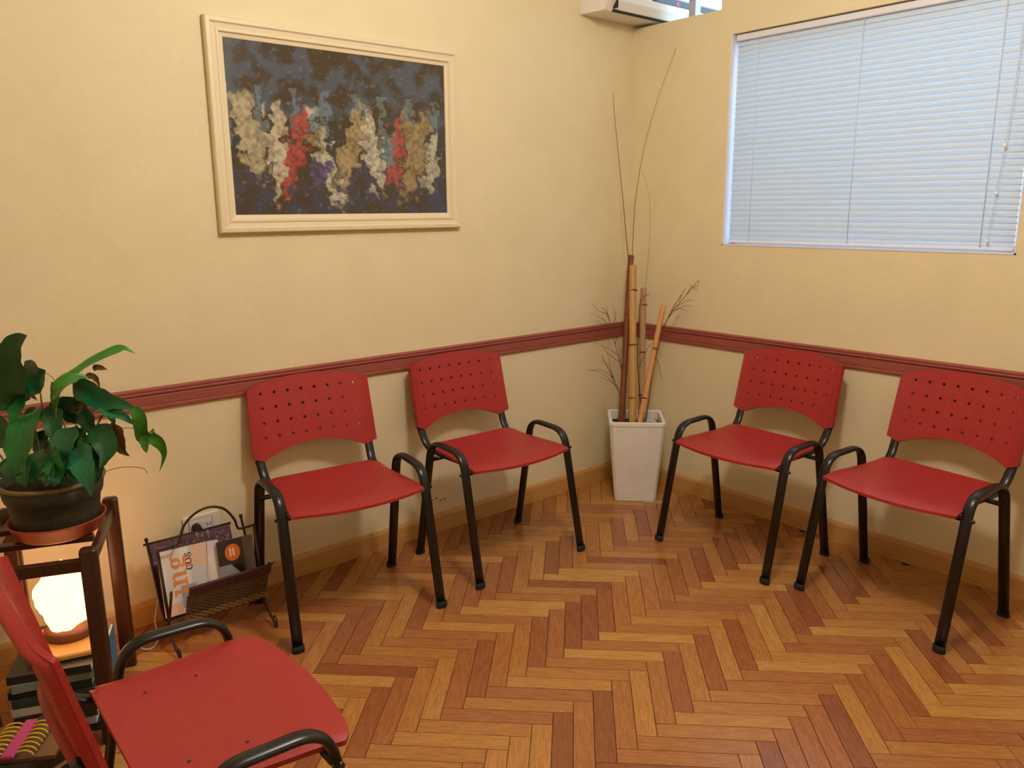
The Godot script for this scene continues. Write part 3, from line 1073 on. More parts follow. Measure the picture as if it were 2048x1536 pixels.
	# dry twigs: main stem and side shoots
	var twigs := [
		["twig", "dry twig spreading low towards the print from the vase", [[Vector2(1248, 850), Vector2(1240, 790), Vector2(1222, 750), Vector2(1204, 712)], [Vector2(1232, 772), Vector2(1212, 752), Vector2(1180, 738)], [Vector2(1225, 757), Vector2(1206, 742), Vector2(1172, 741)], [Vector2(1237, 782), Vector2(1225, 766), Vector2(1196, 752)], [Vector2(1226, 756), Vector2(1216, 730), Vector2(1202, 722)], [Vector2(1230, 765), Vector2(1222, 738), Vector2(1214, 704)]], M.twig, -0.05],
		["twig", "dry twig spreading at rail height towards the print from the vase", [[Vector2(1252, 850), Vector2(1246, 760), Vector2(1236, 710), Vector2(1222, 655), Vector2(1214, 620)], [Vector2(1236, 710), Vector2(1214, 696), Vector2(1188, 684)], [Vector2(1240, 725), Vector2(1216, 706), Vector2(1204, 690)], [Vector2(1225, 665), Vector2(1208, 640), Vector2(1180, 626)], [Vector2(1222, 655), Vector2(1232, 630), Vector2(1225, 612)], [Vector2(1219, 640), Vector2(1208, 618), Vector2(1202, 614)], [Vector2(1230, 690), Vector2(1236, 660), Vector2(1226, 622)], [Vector2(1216, 628), Vector2(1198, 622), Vector2(1185, 606)], [Vector2(1240, 725), Vector2(1238, 690), Vector2(1230, 655)], [Vector2(1226, 668), Vector2(1212, 655), Vector2(1192, 640)], [Vector2(1224, 660), Vector2(1216, 632), Vector2(1214, 612)]], M.twig, 0.07],
		["twig", "dry twig fanning out beyond the leaning tan cane", [[Vector2(1290, 850), Vector2(1310, 720), Vector2(1334, 640), Vector2(1366, 598), Vector2(1397, 560)], [Vector2(1340, 630), Vector2(1352, 606), Vector2(1372, 577)], [Vector2(1352, 614), Vector2(1374, 602), Vector2(1390, 600)], [Vector2(1346, 622), Vector2(1368, 612), Vector2(1384, 612)], [Vector2(1372, 590), Vector2(1382, 574), Vector2(1380, 568)], [Vector2(1384, 575), Vector2(1394, 572), Vector2(1398, 562)], [Vector2(1336, 636), Vector2(1356, 618), Vector2(1376, 622)], [Vector2(1330, 650), Vector2(1344, 618), Vector2(1362, 590)], [Vector2(1358, 604), Vector2(1366, 584), Vector2(1371, 580)]], M.twig, 0.02, -0.042],
		["twig", "dark bare stick between the canes in the vase", [[Vector2(1288, 852), Vector2(1280, 790), Vector2(1275, 720), Vector2(1277, 650), Vector2(1282, 600), Vector2(1300, 588)], [Vector2(1277, 735), Vector2(1296, 695), Vector2(1308, 684)], [Vector2(1310, 715), Vector2(1318, 730), Vector2(1323, 762)]], M.twig_dark, 0.02]]
	for q in twigs:
		var st2 := new_st()
		var base := at_px(q[2][0][0].x, q[2][0][0].y, d0 + q[4])
		for b in q[2].size():
			var pts := []
			for i in q[2][b].size():
				var p: Vector2 = q[2][b][i]
				pts.append(at_px(p.x, p.y, d0 + q[4] + (q[5] * (i if b == 0 else i + 2) if q.size() > 5 else 0.0) + 0.010 * sin(b * 2.1) * i) - base)
			var sp := spline(pts, 4)
			var rr := []
			for i in sp.size():
				rr.append((0.0026 if b == 0 else 0.0014) * (1.1 - 0.7 * i / sp.size()))
			add_tube(st2, sp, rr, 5)
		single(q[0], done(st2), q[3], q[1], "twig", "twigs in the vase", base)

# ------------------------------------------------------------------ plant stand, plant, lamp, magazines
const ST_C := Vector3(-2.777, 0, 0.368)
const ST_E1 := Vector3(-0.3687, 0, 0.9296)      # from the rear posts to the front posts
const ST_E2 := Vector3(-0.9296, 0, -0.3687)     # from the right side to the left side

func on_stand(e1: float, e2: float, y: float) -> Vector3:
	return ST_C + ST_E1 * e1 + ST_E2 * e2 + Vector3(0, y, 0)

func build_stand() -> void:
	var turn := atan2(ST_E1.x, ST_E1.z)
	var t := thing("plant_stand", "dark glossy wooden plant stand with four posts by the wall", "plant stand", ST_C, turn)
	# local axes: z = e1 (front), x = -e2 (right)
	var a := 0.195
	var b := 0.135
	var h := 0.555
	for p in [[b, a], [b, -a], [-b, a], [-b, -a]]:
		var st := new_st()
		var sec := []
		for k in 12:
			var an := TAU * (k + 0.5) / 12
			sec.append(Vector2(signf(cos(an)) * pow(absf(cos(an)), 0.45) * 0.0215, signf(sin(an)) * pow(absf(sin(an)), 0.45) * 0.0175))
		var ys := [[0.0, 1.0], [h - 0.008, 1.0], [h - 0.003, 0.93], [h, 0.75], [h + 0.001, 0.0]]
		for i in ys.size() - 1:
			for k in 12:
				var l := (k + 1) % 12
				quad(st, Vector3(sec[l].x * ys[i][1], ys[i][0], sec[l].y * ys[i][1]), Vector3(sec[k].x * ys[i][1], ys[i][0], sec[k].y * ys[i][1]), Vector3(sec[k].x * ys[i + 1][1], ys[i + 1][0], sec[k].y * ys[i + 1][1]), Vector3(sec[l].x * ys[i + 1][1], ys[i + 1][0], sec[l].y * ys[i + 1][1]))
		put("post", done(st), M.stand, t, Vector3(p[0], 0, p[1]))
	for s in [-1.0, 1.0]:
		put("rail", box(Vector3(0.24, 0.034, 0.018), 0.003, Vector3(0, 0.512, s * a)), M.stand, t)
		put("rail", box(Vector3(0.018, 0.034, 0.36), 0.003, Vector3(s * b, 0.512, 0)), M.stand, t)
	put("cross_slat", box(Vector3(0.252, 0.016, 0.03), 0.002, Vector3(0, 0.5325, 0.06)), M.stand, t)
	put("cross_slat", box(Vector3(0.252, 0.016, 0.03), 0.002, Vector3(0, 0.5325, -0.06)), M.stand, t)

	# saucer and plant
	var pc := on_stand(-0.005, -0.012, 0.0) + Vector3(0.018, 0, 0.015)
	single("plant_saucer", lathe([Vector2(0, 0), Vector2(0.098, 0), Vector2(0.104, 0.004), Vector2(0.118, 0.040), Vector2(0.1215, 0.042), Vector2(0.120, 0.045), Vector2(0.1155, 0.042), Vector2(0.104, 0.008), Vector2(0, 0.006)], 36), M.terracotta, "terracotta saucer beneath the plant pot", "saucer", "", pc + Vector3(0, 0.5407, 0))
	var pb := pc + Vector3(0, 0.5472, 0)
	var pl := thing("potted_plant", "drooping leafy green plant in a dark mottled pot", "plant", pb)
	put("pot", lathe([Vector2(0, 0), Vector2(0.098, 0), Vector2(0.102, 0.004), Vector2(0.108, 0.06), Vector2(0.113, 0.095), Vector2(0.117, 0.098), Vector2(0.121, 0.110), Vector2(0.126, 0.147), Vector2(0.120, 0.147), Vector2(0.114, 0.126), Vector2(0, 0.126)], 40), M.pot, pl)
	put("pot_rim", lathe([Vector2(0.1255, 0.138), Vector2(0.1295, 0.140), Vector2(0.131, 0.145), Vector2(0.129, 0.150), Vector2(0.124, 0.151), Vector2(0.1185, 0.147), Vector2(0.1195, 0.140)], 40), M.pot_rim, pl)
	put("soil", lathe([Vector2(0, 0.1265), Vector2(0.114, 0.1265), Vector2(0.10, 0.134), Vector2(0.0, 0.138)], 24), M.soil, pl)
	# leaves: [points in photo pixels with a depth offset], width in metres, tone, turn about the midrib
	var d := depth_of(pb + Vector3(0, 0.2, 0))
	var q := func(x: float, y: float, dd: float) -> Vector3:
		return at_px(x / 4.518, 660.0 + y / 4.518, d + dd) - pb
	var leaves := [
		[[[150, 690, 0.02], [75, 560, 0.0], [90, 330, -0.03], [125, 200, -0.05], [175, 100, -0.07], [245, 48, -0.09]], 0.115, 3, 0.25],
		[[[365, 570, -0.01], [330, 470, 0.0], [285, 360, 0.01], [222, 280, 0.03]], 0.085, 1, -0.35],
		[[[130, 520, 0.03], [110, 580, 0.02], [97, 680, 0.0]], 0.055, 3, 0.4],
		[[[505, 700, 0.0], [530, 560, 0.0], [640, 440, 0.02], [830, 300, 0.05], [1050, 190, 0.08], [1130, 170, 0.09], [1225, 215, 0.10]], 0.060, 2, -0.55],
		[[[470, 600, -0.02], [520, 540, -0.03], [600, 470, -0.02], [700, 425, 0.0], [800, 430, 0.02]], 0.058, 2, -0.3],
		[[[655, 525, 0.05], [780, 545, 0.03], [930, 630, 0.0], [1080, 660, -0.02], [1240, 720, -0.03]], 0.066, 4, 0.35],
		[[[900, 690, 0.0], [1000, 735, -0.01], [1110, 780, -0.02], [1220, 860, -0.02]], 0.038, 4, -0.2],
		[[[1205, 700, -0.03], [1265, 790, -0.03], [1290, 920, -0.02], [1340, 960, 0.0], [1440, 1020, 0.02], [1485, 1130, 0.03], [1440, 1280, 0.03]], 0.046, 2, 0.15],
		[[[1300, 950, -0.02], [1310, 1030, -0.02], [1325, 1115, -0.02]], 0.026, 2, 0.0],
		[[[985, 860, 0.01], [1040, 920, 0.0], [1080, 1000, 0.0], [1110, 1090, 0.0], [1170, 1140, 0.0]], 0.044, 5, 0.2],
		[[[835, 345, 0.05], [900, 340, 0.05], [970, 358, 0.05]], 0.018, 5, 0.1],
		[[[770, 412, 0.04], [840, 420, 0.04], [880, 460, 0.04], [902, 520, 0.04]], 0.018, 5, 0.1],
		[[[290, 740, 0.0], [240, 850, -0.05], [190, 1050, -0.08], [160, 1250, -0.09], [160, 1400, -0.08]], 0.092, 0, 0.15],
		[[[240, 610, 0.02], [180, 680, 0.0], [140, 790, -0.02], [110, 880, -0.03]], 0.062, 0, 0.3],
		[[[640, 880, 0.0], [590, 980, -0.05], [570, 1090, -0.07], [560, 1210, -0.07]], 0.072, 1, -0.1],
		[[[690, 1060, -0.05], [740, 1170, -0.10], [790, 1320, -0.12], [830, 1510, -0.12]], 0.072, 4, 0.1],
		[[[830, 900, 0.0], [930, 980, -0.02], [965, 1110, -0.04], [900, 1260, -0.06]], 0.068, 3, -0.25],
		[[[420, 1080, -0.03], [470, 1180, -0.09], [530, 1290, -0.11], [570, 1390, -0.11]], 0.066, 0, 0.2],
		[[[560, 600, 0.04], [600, 680, 0.05], [640, 760, 0.06], [700, 850, 0.06]], 0.080, 3, 0.2],
		[[[720, 740, 0.04], [790, 810, 0.03], [830, 890, 0.02], [840, 980, 0.01]], 0.052, 1, 0.3],
		[[[-60, 1050, 0.02], [0, 985, 0.0], [60, 950, 0.0], [130, 900, 0.0]], 0.055, 3, 0.0],
		[[[-80, 880, 0.04], [-20, 840, 0.04], [40, 870, 0.04], [110, 910, 0.04]], 0.045, 0, 0.2],
		[[[430, 690, 0.02], [470, 800, 0.0], [490, 930, -0.02], [500, 1060, -0.03]], 0.055, 3, -0.3],
		[[[330, 700, 0.03], [300, 790, 0.03], [300, 900, 0.02], [330, 990, 0.0]], 0.055, 3, 0.4],
		[[[600, 1130, -0.04], [620, 1210, -0.08], [650, 1300, -0.10], [640, 1390, -0.10]], 0.058, 3, -0.1],
		[[[330, 1100, -0.05], [300, 1200, -0.09], [290, 1300, -0.10], [310, 1400, -0.10]], 0.062, 3, 0.0],
		[[[760, 960, 0.02], [800, 1060, 0.0], [860, 1160, -0.02], [880, 1250, -0.03]], 0.050, 0, 0.0],
		[[[230, 620, 0.0], [280, 590, 0.0], [340, 640, 0.0]], 0.014, 5, 0.0],
		[[[980, 760, -0.01], [1020, 810, -0.01], [1040, 860, -0.01]], 0.016, 0, 0.0],
		[[[60, 1180, 0.0], [90, 1260, -0.04], [120, 1340, -0.06]], 0.045, 1, 0.1],
		[[[440, 1200, -0.04], [440, 1280, -0.10], [430, 1350, -0.12], [410, 1420, -0.12]], 0.058, 3, 0.2],
		[[[520, 1180, -0.03], [520, 1270, -0.09], [500, 1350, -0.12], [480, 1420, -0.12]], 0.050, 1, -0.2],
		[[[250, 1160, -0.03], [230, 1260, -0.09], [220, 1350, -0.11], [235, 1430, -0.11]], 0.054, 3, 0.3],
		[[[700, 1160, -0.03], [690, 1260, -0.09], [690, 1340, -0.11], [670, 1400, -0.11]], 0.052, 3, -0.3],
		[[[840, 1180, 0.0], [880, 1260, -0.04], [880, 1330, -0.07], [870, 1390, -0.08]], 0.050, 3, 0.1],
		[[[100, 1150, 0.02], [70, 1240, 0.0], [60, 1310, -0.02], [75, 1370, -0.03]], 0.046, 3, 0.0],
		[[[400, 900, 0.02], [380, 1000, 0.01], [370, 1100, 0.0], [380, 1180, 0.0]], 0.055, 3, 0.3],
		[[[690, 880, 0.05], [700, 980, 0.05], [690, 1080, 0.04], [670, 1150, 0.04]], 0.058, 3, 0.0],
		[[[480, 1000, 0.05], [470, 1100, 0.05], [460, 1200, 0.04]], 0.060, 3, 0.1],
		[[[780, 1080, 0.04], [830, 1150, 0.04], [900, 1230, 0.03]], 0.060, 3, 0.1],
		[[[220, 950, 0.06], [200, 1060, 0.06], [180, 1180, 0.05]], 0.060, 3, 0.1],
		[[[640, 620, 0.05], [720, 690, 0.05], [790, 740, 0.05], [880, 700, 0.06]], 0.046, 5, 0.3]]
	var idx := 0
	for l in leaves:
		var pts := []
		for p in l[0]:
			pts.append(q.call(p[0], p[1], p[2]))
		var mat: Material = M.leaf_dry if l[2] == 5 else M.leaves[l[2]]
		put("leaf", leaf_mesh(spline(pts, 5), l[1], l[3], idx), mat, pl)
		idx += 1
	var stems := [
		[[470, 1340, 0.0], [420, 1000, 0.0], [385, 740, 0.0], [365, 570, -0.01]], [[430, 1340, 0.0], [340, 1000, 0.02], [150, 690, 0.02]],
		[[520, 1340, 0.0], [500, 1000, 0.0], [505, 700, 0.0]], [[580, 1340, 0.0], [790, 1000, 0.02], [930, 770, 0.0]], [[600, 1340, 0.0], [820, 980, 0.0], [915, 770, -0.01]],
		[[640, 1340, 0.0], [880, 900, 0.0], [990, 858, 0.01]], [[930, 960, 0.01], [1000, 930, 0.0], [1110, 888, -0.01], [1225, 886, -0.02]],
		[[560, 1340, 0.0], [590, 980, 0.02], [580, 830, 0.03]], [[580, 1340, 0.0], [670, 980, 0.02], [690, 840, 0.03]], [[600, 1340, 0.0], [720, 1000, 0.02], [760, 900, 0.03]],
		[[400, 1340, 0.0], [360, 1100, -0.02], [290, 740, 0.0]], [[640, 1340, 0.0], [700, 1150, -0.02], [830, 900, 0.0]], [[380, 390, 0.0], [440, 400, 0.02], [510, 470, 0.03]],
		[[120, 1330, -0.02], [20, 1160, 0.02], [-40, 1080, 0.02]], [[140, 1330, 0.0], [60, 1120, 0.02], [-10, 900, 0.03]], [[500, 1340, 0.0], [440, 1150, 0.0], [420, 1080, -0.03]], [[560, 1340, 0.0], [600, 1100, 0.0], [640, 880, 0.0]],
		[[960, 1275, 0.03], [1100, 1240, 0.03], [1280, 1245, 0.03], [1330, 1292, 0.03]]]
	for k in stems.size():
		var pts := []
		for p in stems[k]:
			pts.append(q.call(p[0], p[1], p[2]))
		var thin := k in [6, 12, 17]
		put("stem", tube(spline(pts, 5), 0.0009 if thin else 0.0021, 6), M.stem_dry if thin or k % 4 == 3 else M.stem, pl)

func leaf_mesh(p: Array, width: float, turn: float, seed_: int) -> ArrayMesh:
	var st := new_st()
	var n := p.size()
	var rows := []
	for i in n:
		var t := float(i) / (n - 1)
		var tan_: Vector3 = (p[mini(i + 1, n - 1)] - p[maxi(i - 1, 0)]).normalized()
		var face := (AXIS_BACK + Vector3(0, 0.35, 0)).normalized().rotated(tan_, turn)
		var side := tan_.cross(face).normalized()
		face = side.cross(tan_).normalized()
		var w := width * 0.5 * 2.9 * pow(t, 0.55) * pow(maxf(1.0 - t, 0.0), 1.15)
		if i == 0 or i == n - 1:
			w = 0.0004
		var wave := 0.10 * sin(t * 17.0 + seed_) + 0.07 * sin(t * 29.0 + seed_ * 2.0)
		var row := []
		for k in 5:
			var s := (k - 2) / 2.0
			row.append(p[i] + side * w * s * (1.0 + wave * absf(s)) + face * w * (0.42 * absf(s) - 0.14 * s * s + 0.10 * s * sin(t * 11.0 + seed_)))
		rows.append(row)
	for i in n - 1:
		for k in 4:
			quad(st, rows[i][k], rows[i][k + 1], rows[i + 1][k + 1], rows[i + 1][k], Vector2(k / 4.0, float(i) / n), Vector2((k + 1) / 4.0, float(i + 1) / n))
	return done(st)

func build_lamp() -> void:
	var base_y := 0.2
	var pc := Vector3(-2.748, 0, 0.352)
	# piles of magazines below the lamp
	var turn := atan2(ST_E1.x, ST_E1.z)
	var pile := on_stand(0.0, 0.0, 0.0)
	var covers := [[srgb(40, 44, 40), "dark green"], [srgb(176, 176, 170), "pale grey"], [srgb(60, 76, 64), "grey green"], [srgb(52, 40, 38), "brown black"], [srgb(196, 190, 176), "off white"], [srgb(48, 66, 60), "deep teal"], [srgb(30, 34, 36), "black"], [srgb(120, 136, 128), "sage grey"], [srgb(34, 40, 36), "charcoal"]]
	var y := 0.0
	rng.seed = 41
	for i in covers.size():
		var th: float = [0.024, 0.021, 0.024, 0.019, 0.023, 0.026, 0.021, 0.023, 0.023][i]
		var o := thing("magazine", "%s magazine in the pile beneath the salt lamp" % covers[i][1], "magazine", pile + Vector3(rng.randf_range(-0.008, 0.008), y, rng.randf_range(-0.008, 0.008)), turn + rng.randf_range(-0.05, 0.05) + (0.12 if i == 7 else 0.0), "magazines under the plant stand")
		magazine(o, Vector3(0.200, th - 0.0006, 0.275), plain(covers[i][0], 0.35))
		y += th
	var blue := thing("magazine", "slim blue magazine standing behind the plant stand's front post", "magazine", on_stand(-0.02, -0.118, 0.0), turn)
	magazine(blue, Vector3(0.008, 0.20, 0.14), plain(srgb(60, 130, 180), 0.4))
	base_y = y
	var brd := single("wooden_board", box(Vector3(0.165, 0.016, 0.19), 0.004), M.board, "small honey coloured wooden board under the glowing lamp", "board", "", pile + Vector3(0.012, base_y + 0.0085, 0.014))
	brd.rotation.y = turn + 0.12
	# the lamp
	var lb := Vector3(-2.746, base_y + 0.017, 0.350)
	var l := thing("salt_lamp", "glowing white orange salt rock lamp under the plant stand", "lamp", lb)
	put("lamp_base", lathe([Vector2(0, 0), Vector2(0.064, 0), Vector2(0.066, 0.004), Vector2(0.066, 0.020), Vector2(0.060, 0.026), Vector2(0, 0.026)], 28), M.lamp_wood, l)
	# rough rock: an egg pushed about by noise
	var st := new_st()
	var nz := FastNoiseLite.new()
	nz.seed = 9
	nz.frequency = 9.0
	var pt := func(i: int, k: int) -> Vector3:
		var a := PI * i / 18.0
		var b := TAU * (k % 26) / 26.0
		var dirv := Vector3(sin(a) * cos(b), -cos(a), sin(a) * sin(b))
		var yy := dirv.y * 0.5 + 0.5
		var wide := 0.076 if yy < 0.45 else lerpf(0.076, 0.050, pow((yy - 0.45) / 0.55, 1.3))
		var p := Vector3(dirv.x * wide, dirv.y * 0.096, dirv.z * wide)
		return p * (1.0 + 0.30 * nz.get_noise_3dv(dirv * 0.11)) + Vector3(-0.010 * yy, 0.116, 0.0)
	for i in 18:
		for k in 26:
			if i == 0:
				tri(st, pt.call(0, 0), pt.call(1, k), pt.call(1, k + 1))
			elif i == 17:
				tri(st, pt.call(17, k + 1), pt.call(17, k), pt.call(18, 0))
			else:
				quad(st, pt.call(i, k + 1), pt.call(i, k), pt.call(i + 1, k), pt.call(i + 1, k + 1))
	put("salt_rock_light", done(st), M.salt, l)
	var glow := OmniLight3D.new()
	glow.name = "lamp_light"
	glow.position = Vector3(0, 0.12, 0)
	glow.light_color = Color(1.0, 0.62, 0.28)
	glow.light_energy = 0.07
	glow.light_size = 0.06
	glow.omni_range = 8.0
	glow.omni_attenuation = 2.0
	glow.shadow_enabled = true
	l.add_child(glow)
	# its cord runs along the floor to the socket
	var cord := [Vector3(-2.70, lb.y + 0.01, 0.30), Vector3(-2.62, 0.16, 0.21), Vector3(-2.53, 0.02, 0.20), Vector3(-2.47, 0.006, 0.16), Vector3(-2.455, 0.06, 0.10), Vector3(-2.40, 0.16, 0.05), Vector3(-2.30, 0.26, 0.03), Vector3(-2.268, 0.300, 0.035)]
	var loc := []
	for c in cord:
		loc.append(c - lb)
	put("power_cord", tube(spline(loc, 7), 0.0024, 6), M.cord, l)
	put("plug", tube([Vector3(-2.266, 0.303, 0.012) - lb, Vector3(-2.266, 0.303, 0.042) - lb], [0.017, 0.013], 12), M.rubber, l)

	# wall socket
	var so := thing("wall_socket", "white double wall socket behind the magazine rack", "socket", Vector3(-2.244, 0.262, 0.0))
	put("plate", box(Vector3(0.128, 0.084, 0.008), 0.002, Vector3(0, 0.042, 0.0045)), M.outlet, so)
	put("inset_line", box(Vector3(0.084, 0.058, 0.001), 0.0, Vector3(-0.004, 0.042, 0.0086)), M.outlet_line, so)
	put("module", box(Vector3(0.080, 0.054, 0.003), 0.001, Vector3(-0.004, 0.042, 0.0095)), M.outlet, so)
	put("slot", box(Vector3(0.003, 0.012, 0.0006), 0.0, Vector3(0.018, 0.044, 0.0112), Basis(Vector3.BACK, 0.5)), M.outlet_line, so)
	put("slot", box(Vector3(0.003, 0.012, 0.0006), 0.0, Vector3(0.028, 0.044, 0.0112), Basis(Vector3.BACK, -0.5)), M.outlet_line, so)

	# pile in front of the stand
	y = 0.0
	var p2 := Vector3(-2.925, 0.0, 0.680)
	var dark := [[srgb(26, 26, 26), 0.024, "black"], [srgb(60, 52, 46), 0.016, "umber"], [srgb(22, 24, 24), 0.030, "jet black glossy"], [srgb(150, 120, 100), 0.012, "faded tan"], [srgb(24, 22, 22), 0.028, "plain black"], [srgb(44, 40, 38), 0.020, "dark brown"]]
	for i in dark.size():
		var o := thing("magazine", "%s magazine in the pile behind the sideways red chair" % dark[i][2], "magazine", p2 + Vector3(0, y, 0), 0.45 + rng.randf_range(-0.04, 0.04), "magazines piled behind the sideways chair")
		magazine(o, Vector3(0.21, dark[i][1] - 0.0006, 0.15), plain(dark[i][0], 0.35))
		y += dark[i][1]
	var nb := thing("spiral_notebook", "tan notebook with yellow spiral loops and a magenta strip", "notebook", p2 + Vector3(0.0, y, 0.0), -0.55)
	put("pages", box(Vector3(0.18, 0.010, 0.135), 0.001, Vector3(0, 0.005, 0)), plain(srgb(92, 66, 44), 0.6), nb)
	put("magenta_strip", box(Vector3(0.030, 0.012, 0.145), 0.003, Vector3(-0.012, 0.0165, 0)), plain(srgb(168, 52, 120), 0.45), nb)
	var yel := plain(srgb(206, 180, 40), 0.4)
	for i in 8:
		var z := -0.058 + 0.0165 * i
		for s in [-1.0, 1.0]:
			var arc := []
			for k in 9:
				var a := PI * k / 8.0
				arc.append(Vector3(-0.012 + s * (0.012 + 0.022 * (1.0 - cos(a))), 0.0125 + 0.013 * sin(a), z + 0.008 * k / 8.0))
			put("spiral_loop", tube(arc, 0.0022, 6), yel, nb)

func magazine(o: Node3D, s: Vector3, cover: Material) -> void:
	put("pages", box(s - Vector3(0.004, 0.002, 0.004) if s.x > 0.05 else s - Vector3(0.002, 0.004, 0.004), 0.0, Vector3(0, s.y / 2, 0)), M.paper, o)
	if s.x > 0.05:
		put("front_cover", box(Vector3(s.x, 0.001, s.z), 0.0, Vector3(0, s.y - 0.0005, 0)), cover, o)
		put("back_cover", box(Vector3(s.x, 0.001, s.z), 0.0, Vector3(0, 0.0005, 0)), cover, o)
		put("spine", box(Vector3(s.x, s.y - 0.002, 0.001), 0.0, Vector3(0, s.y / 2, s.z / 2 - 0.0005)), cover, o)
	else:
		put("front_cover", box(Vector3(0.001, s.y, s.z), 0.0, Vector3(s.x / 2 - 0.0005, s.y / 2, 0)), cover, o)
		put("back_cover", box(Vector3(0.001, s.y, s.z), 0.0, Vector3(-s.x / 2 + 0.0005, s.y / 2, 0)), cover, o)

# ------------------------------------------------------------------ magazine rack
func build_rack() -> void:
	var o := Vector3(-2.297, 0, 0.20)
	var t := thing("magazine_rack", "wrought iron and wicker magazine rack on the floor below the socket", "magazine rack", o, 0.0)
	# local: x along the wall, z out of the wall
	var xl := -0.155
	var xr := 0.165
	# back panel leans to the wall, front panel leans out
	var rear_top := Vector2(-0.11, 0.318)
	var rear_low := Vector2(-0.015, 0.085)
	var fr_top := Vector2(0.105, 0.225)
	var fr_low := Vector2(0.045, 0.085)
	var slab := func(a: Vector2, b: Vector2, x0: float, x1: float, th: float) -> ArrayMesh:
		# a panel between two (z, y) points
		var up := Vector3(0, b.y - a.y, b.x - a.x)
		var yv := up.normalized()
		var zv := Vector3.RIGHT.cross(yv)
		return box(Vector3(x1 - x0, up.length(), th), 0.001, Vector3((x0 + x1) / 2, (a.y + b.y) / 2, (a.x + b.x) / 2), Basis(Vector3.RIGHT, yv, zv))
	var pr := Image.create(128, 64, false, Image.FORMAT_RGB8)
	pr.fill(srgb(84, 52, 66))
	rng.seed = 88
	for i in 240:
		var c: Color = [srgb(150, 112, 134), srgb(60, 34, 50), srgb(170, 134, 140), srgb(110, 60, 84)][rng.randi() % 4]
		pr.fill_rect(Rect2i(rng.randi() % 126, rng.randi() % 62, rng.randi_range(2, 4), rng.randi_range(2, 4)), c)
	var pm := textured(ImageTexture.create_from_image(pr), 0.5, Vector3(5, 8, 5))
	put("rear_panel", slab.call(rear_low, rear_top, xl + 0.005, xr - 0.045, 0.006), pm, t)
	put("rear_rail", tube([Vector3(xl - 0.012, rear_top.y + 0.002, rear_top.x), Vector3(xr - 0.04, rear_top.y + 0.002, rear_top.x)], 0.004, 8), M.iron, t)
	# front rail of dark wood above a wicker panel
	var mid := fr_low.lerp(fr_top, 0.76)
	put("front_rail", slab.call(mid, fr_top, -0.10, xr + 0.008, 0.010), M.rack_wood, t)
	put("rail_tip", tube([Vector3(xr + 0.005, fr_top.y - 0.002, fr_top.x), Vector3(xr + 0.022, fr_top.y + 0.006, fr_top.x + 0.002)], [0.004, 0.001], 6), M.iron, t)
	# wicker: stakes with strands going in front and behind by turns
	var st := new_st()
	var stp := new_st()
	var rows := 16
	for r in rows:
		var f := (r + 0.5) / rows
		var z := lerpf(fr_low.x, mid.x, f)
		var y := lerpf(fr_low.y, mid.y, f)
		var pts := []
		for k in 49:
			pts.append(Vector3(lerpf(-0.105, xr, k / 48.0), y, z + 0.0035 * cos(PI * (k / 2.0 + r))))
		add_tube(stp if r < 4 else st, pts, 0.0036, 5)
	for k in 25:
		var x := lerpf(-0.10, xr - 0.003, k / 24.0)
		add_tube(st, [Vector3(x, fr_low.y, fr_low.x), Vector3(x, mid.y, mid.x)], 0.0028, 5)
	var wk := put("wicker_panel", done(st), M.wicker, t)
	wk.set_meta("kind", "stuff")
	var wp := put("wicker_band", done(stp), M.wicker_pale, t)
	wp.set_meta("kind", "stuff")
	put("basket_floor", box(Vector3(xr - xl - 0.02, 0.006, 0.062), 0.001, Vector3(0.0, 0.084, 0.015)), M.wicker, t)
	# end frames: two crossing rods and a curled foot
	for s in 2:
		var x: float = xl if s == 0 else xr
		var fr := put("end_frame", tube(fillet([Vector3(x, rear_top.y + 0.012, rear_top.x - 0.004), Vector3(x, 0.10, -0.012), Vector3(x, 0.05, 0.05), Vector3(x, 0.005, 0.13)], 0.05), 0.0045, 8), M.iron, t)
		put("rod", tube(fillet([Vector3(x, fr_top.y + 0.005, fr_top.x), Vector3(x, 0.10, 0.045), Vector3(x, 0.05, -0.02), Vector3(x, 0.005, -0.09)], 0.05), 0.0045, 8), M.iron, fr)
		put("rod", tube([Vector3(x, 0.335, 0.0), Vector3(x + (0.010 if s == 0 else 0.004), 0.09, 0.012)], 0.005, 8), M.iron, fr)
		put("rod", tube([Vector3(x, 0.330, 0.0), Vector3(x, 0.10, 0.045)], 0.004, 8), M.iron, fr)
		var curl := []
		for k in 22:
			var a := k / 21.0 * 4.6
			var r := 0.024 * (1.0 - k / 30.0)
			curl.append(Vector3(x, 0.026 + r * sin(a - 1.57), 0.115 + r * cos(a - 1.57)))
		put("curl", tube(curl, 0.0032, 6), M.iron, fr)
		put("knob", lathe([Vector2(0, -0.007), Vector2(0.005, -0.005), Vector2(0.007, 0), Vector2(0.005, 0.005), Vector2(0, 0.007)], 10), M.iron, fr, Vector3(x, rear_top.y + 0.016, rear_top.x - 0.005))
	# handle: level ends and a tall arch
	var hp := [Vector3(xl, 0.335, 0.0), Vector3(-0.10, 0.338, 0.0), Vector3(-0.088, 0.345, 0.0), Vector3(-0.066, 0.395, 0.0), Vector3(-0.026, 0.428, 0.0), Vector3(0.022, 0.437, 0.0), Vector3(0.068, 0.418, 0.0), Vector3(0.098, 0.375, 0.0), Vector3(0.106, 0.346, 0.0), Vector3(0.116, 0.335, 0.0), Vector3(xr, 0.335, 0.0)]
	put("handle", tube(spline(hp, 5), 0.0042, 8), M.iron, t)

	# what stands in it: slabs leaning back in the trough
	var lean := Basis(Vector3.RIGHT, -0.24)
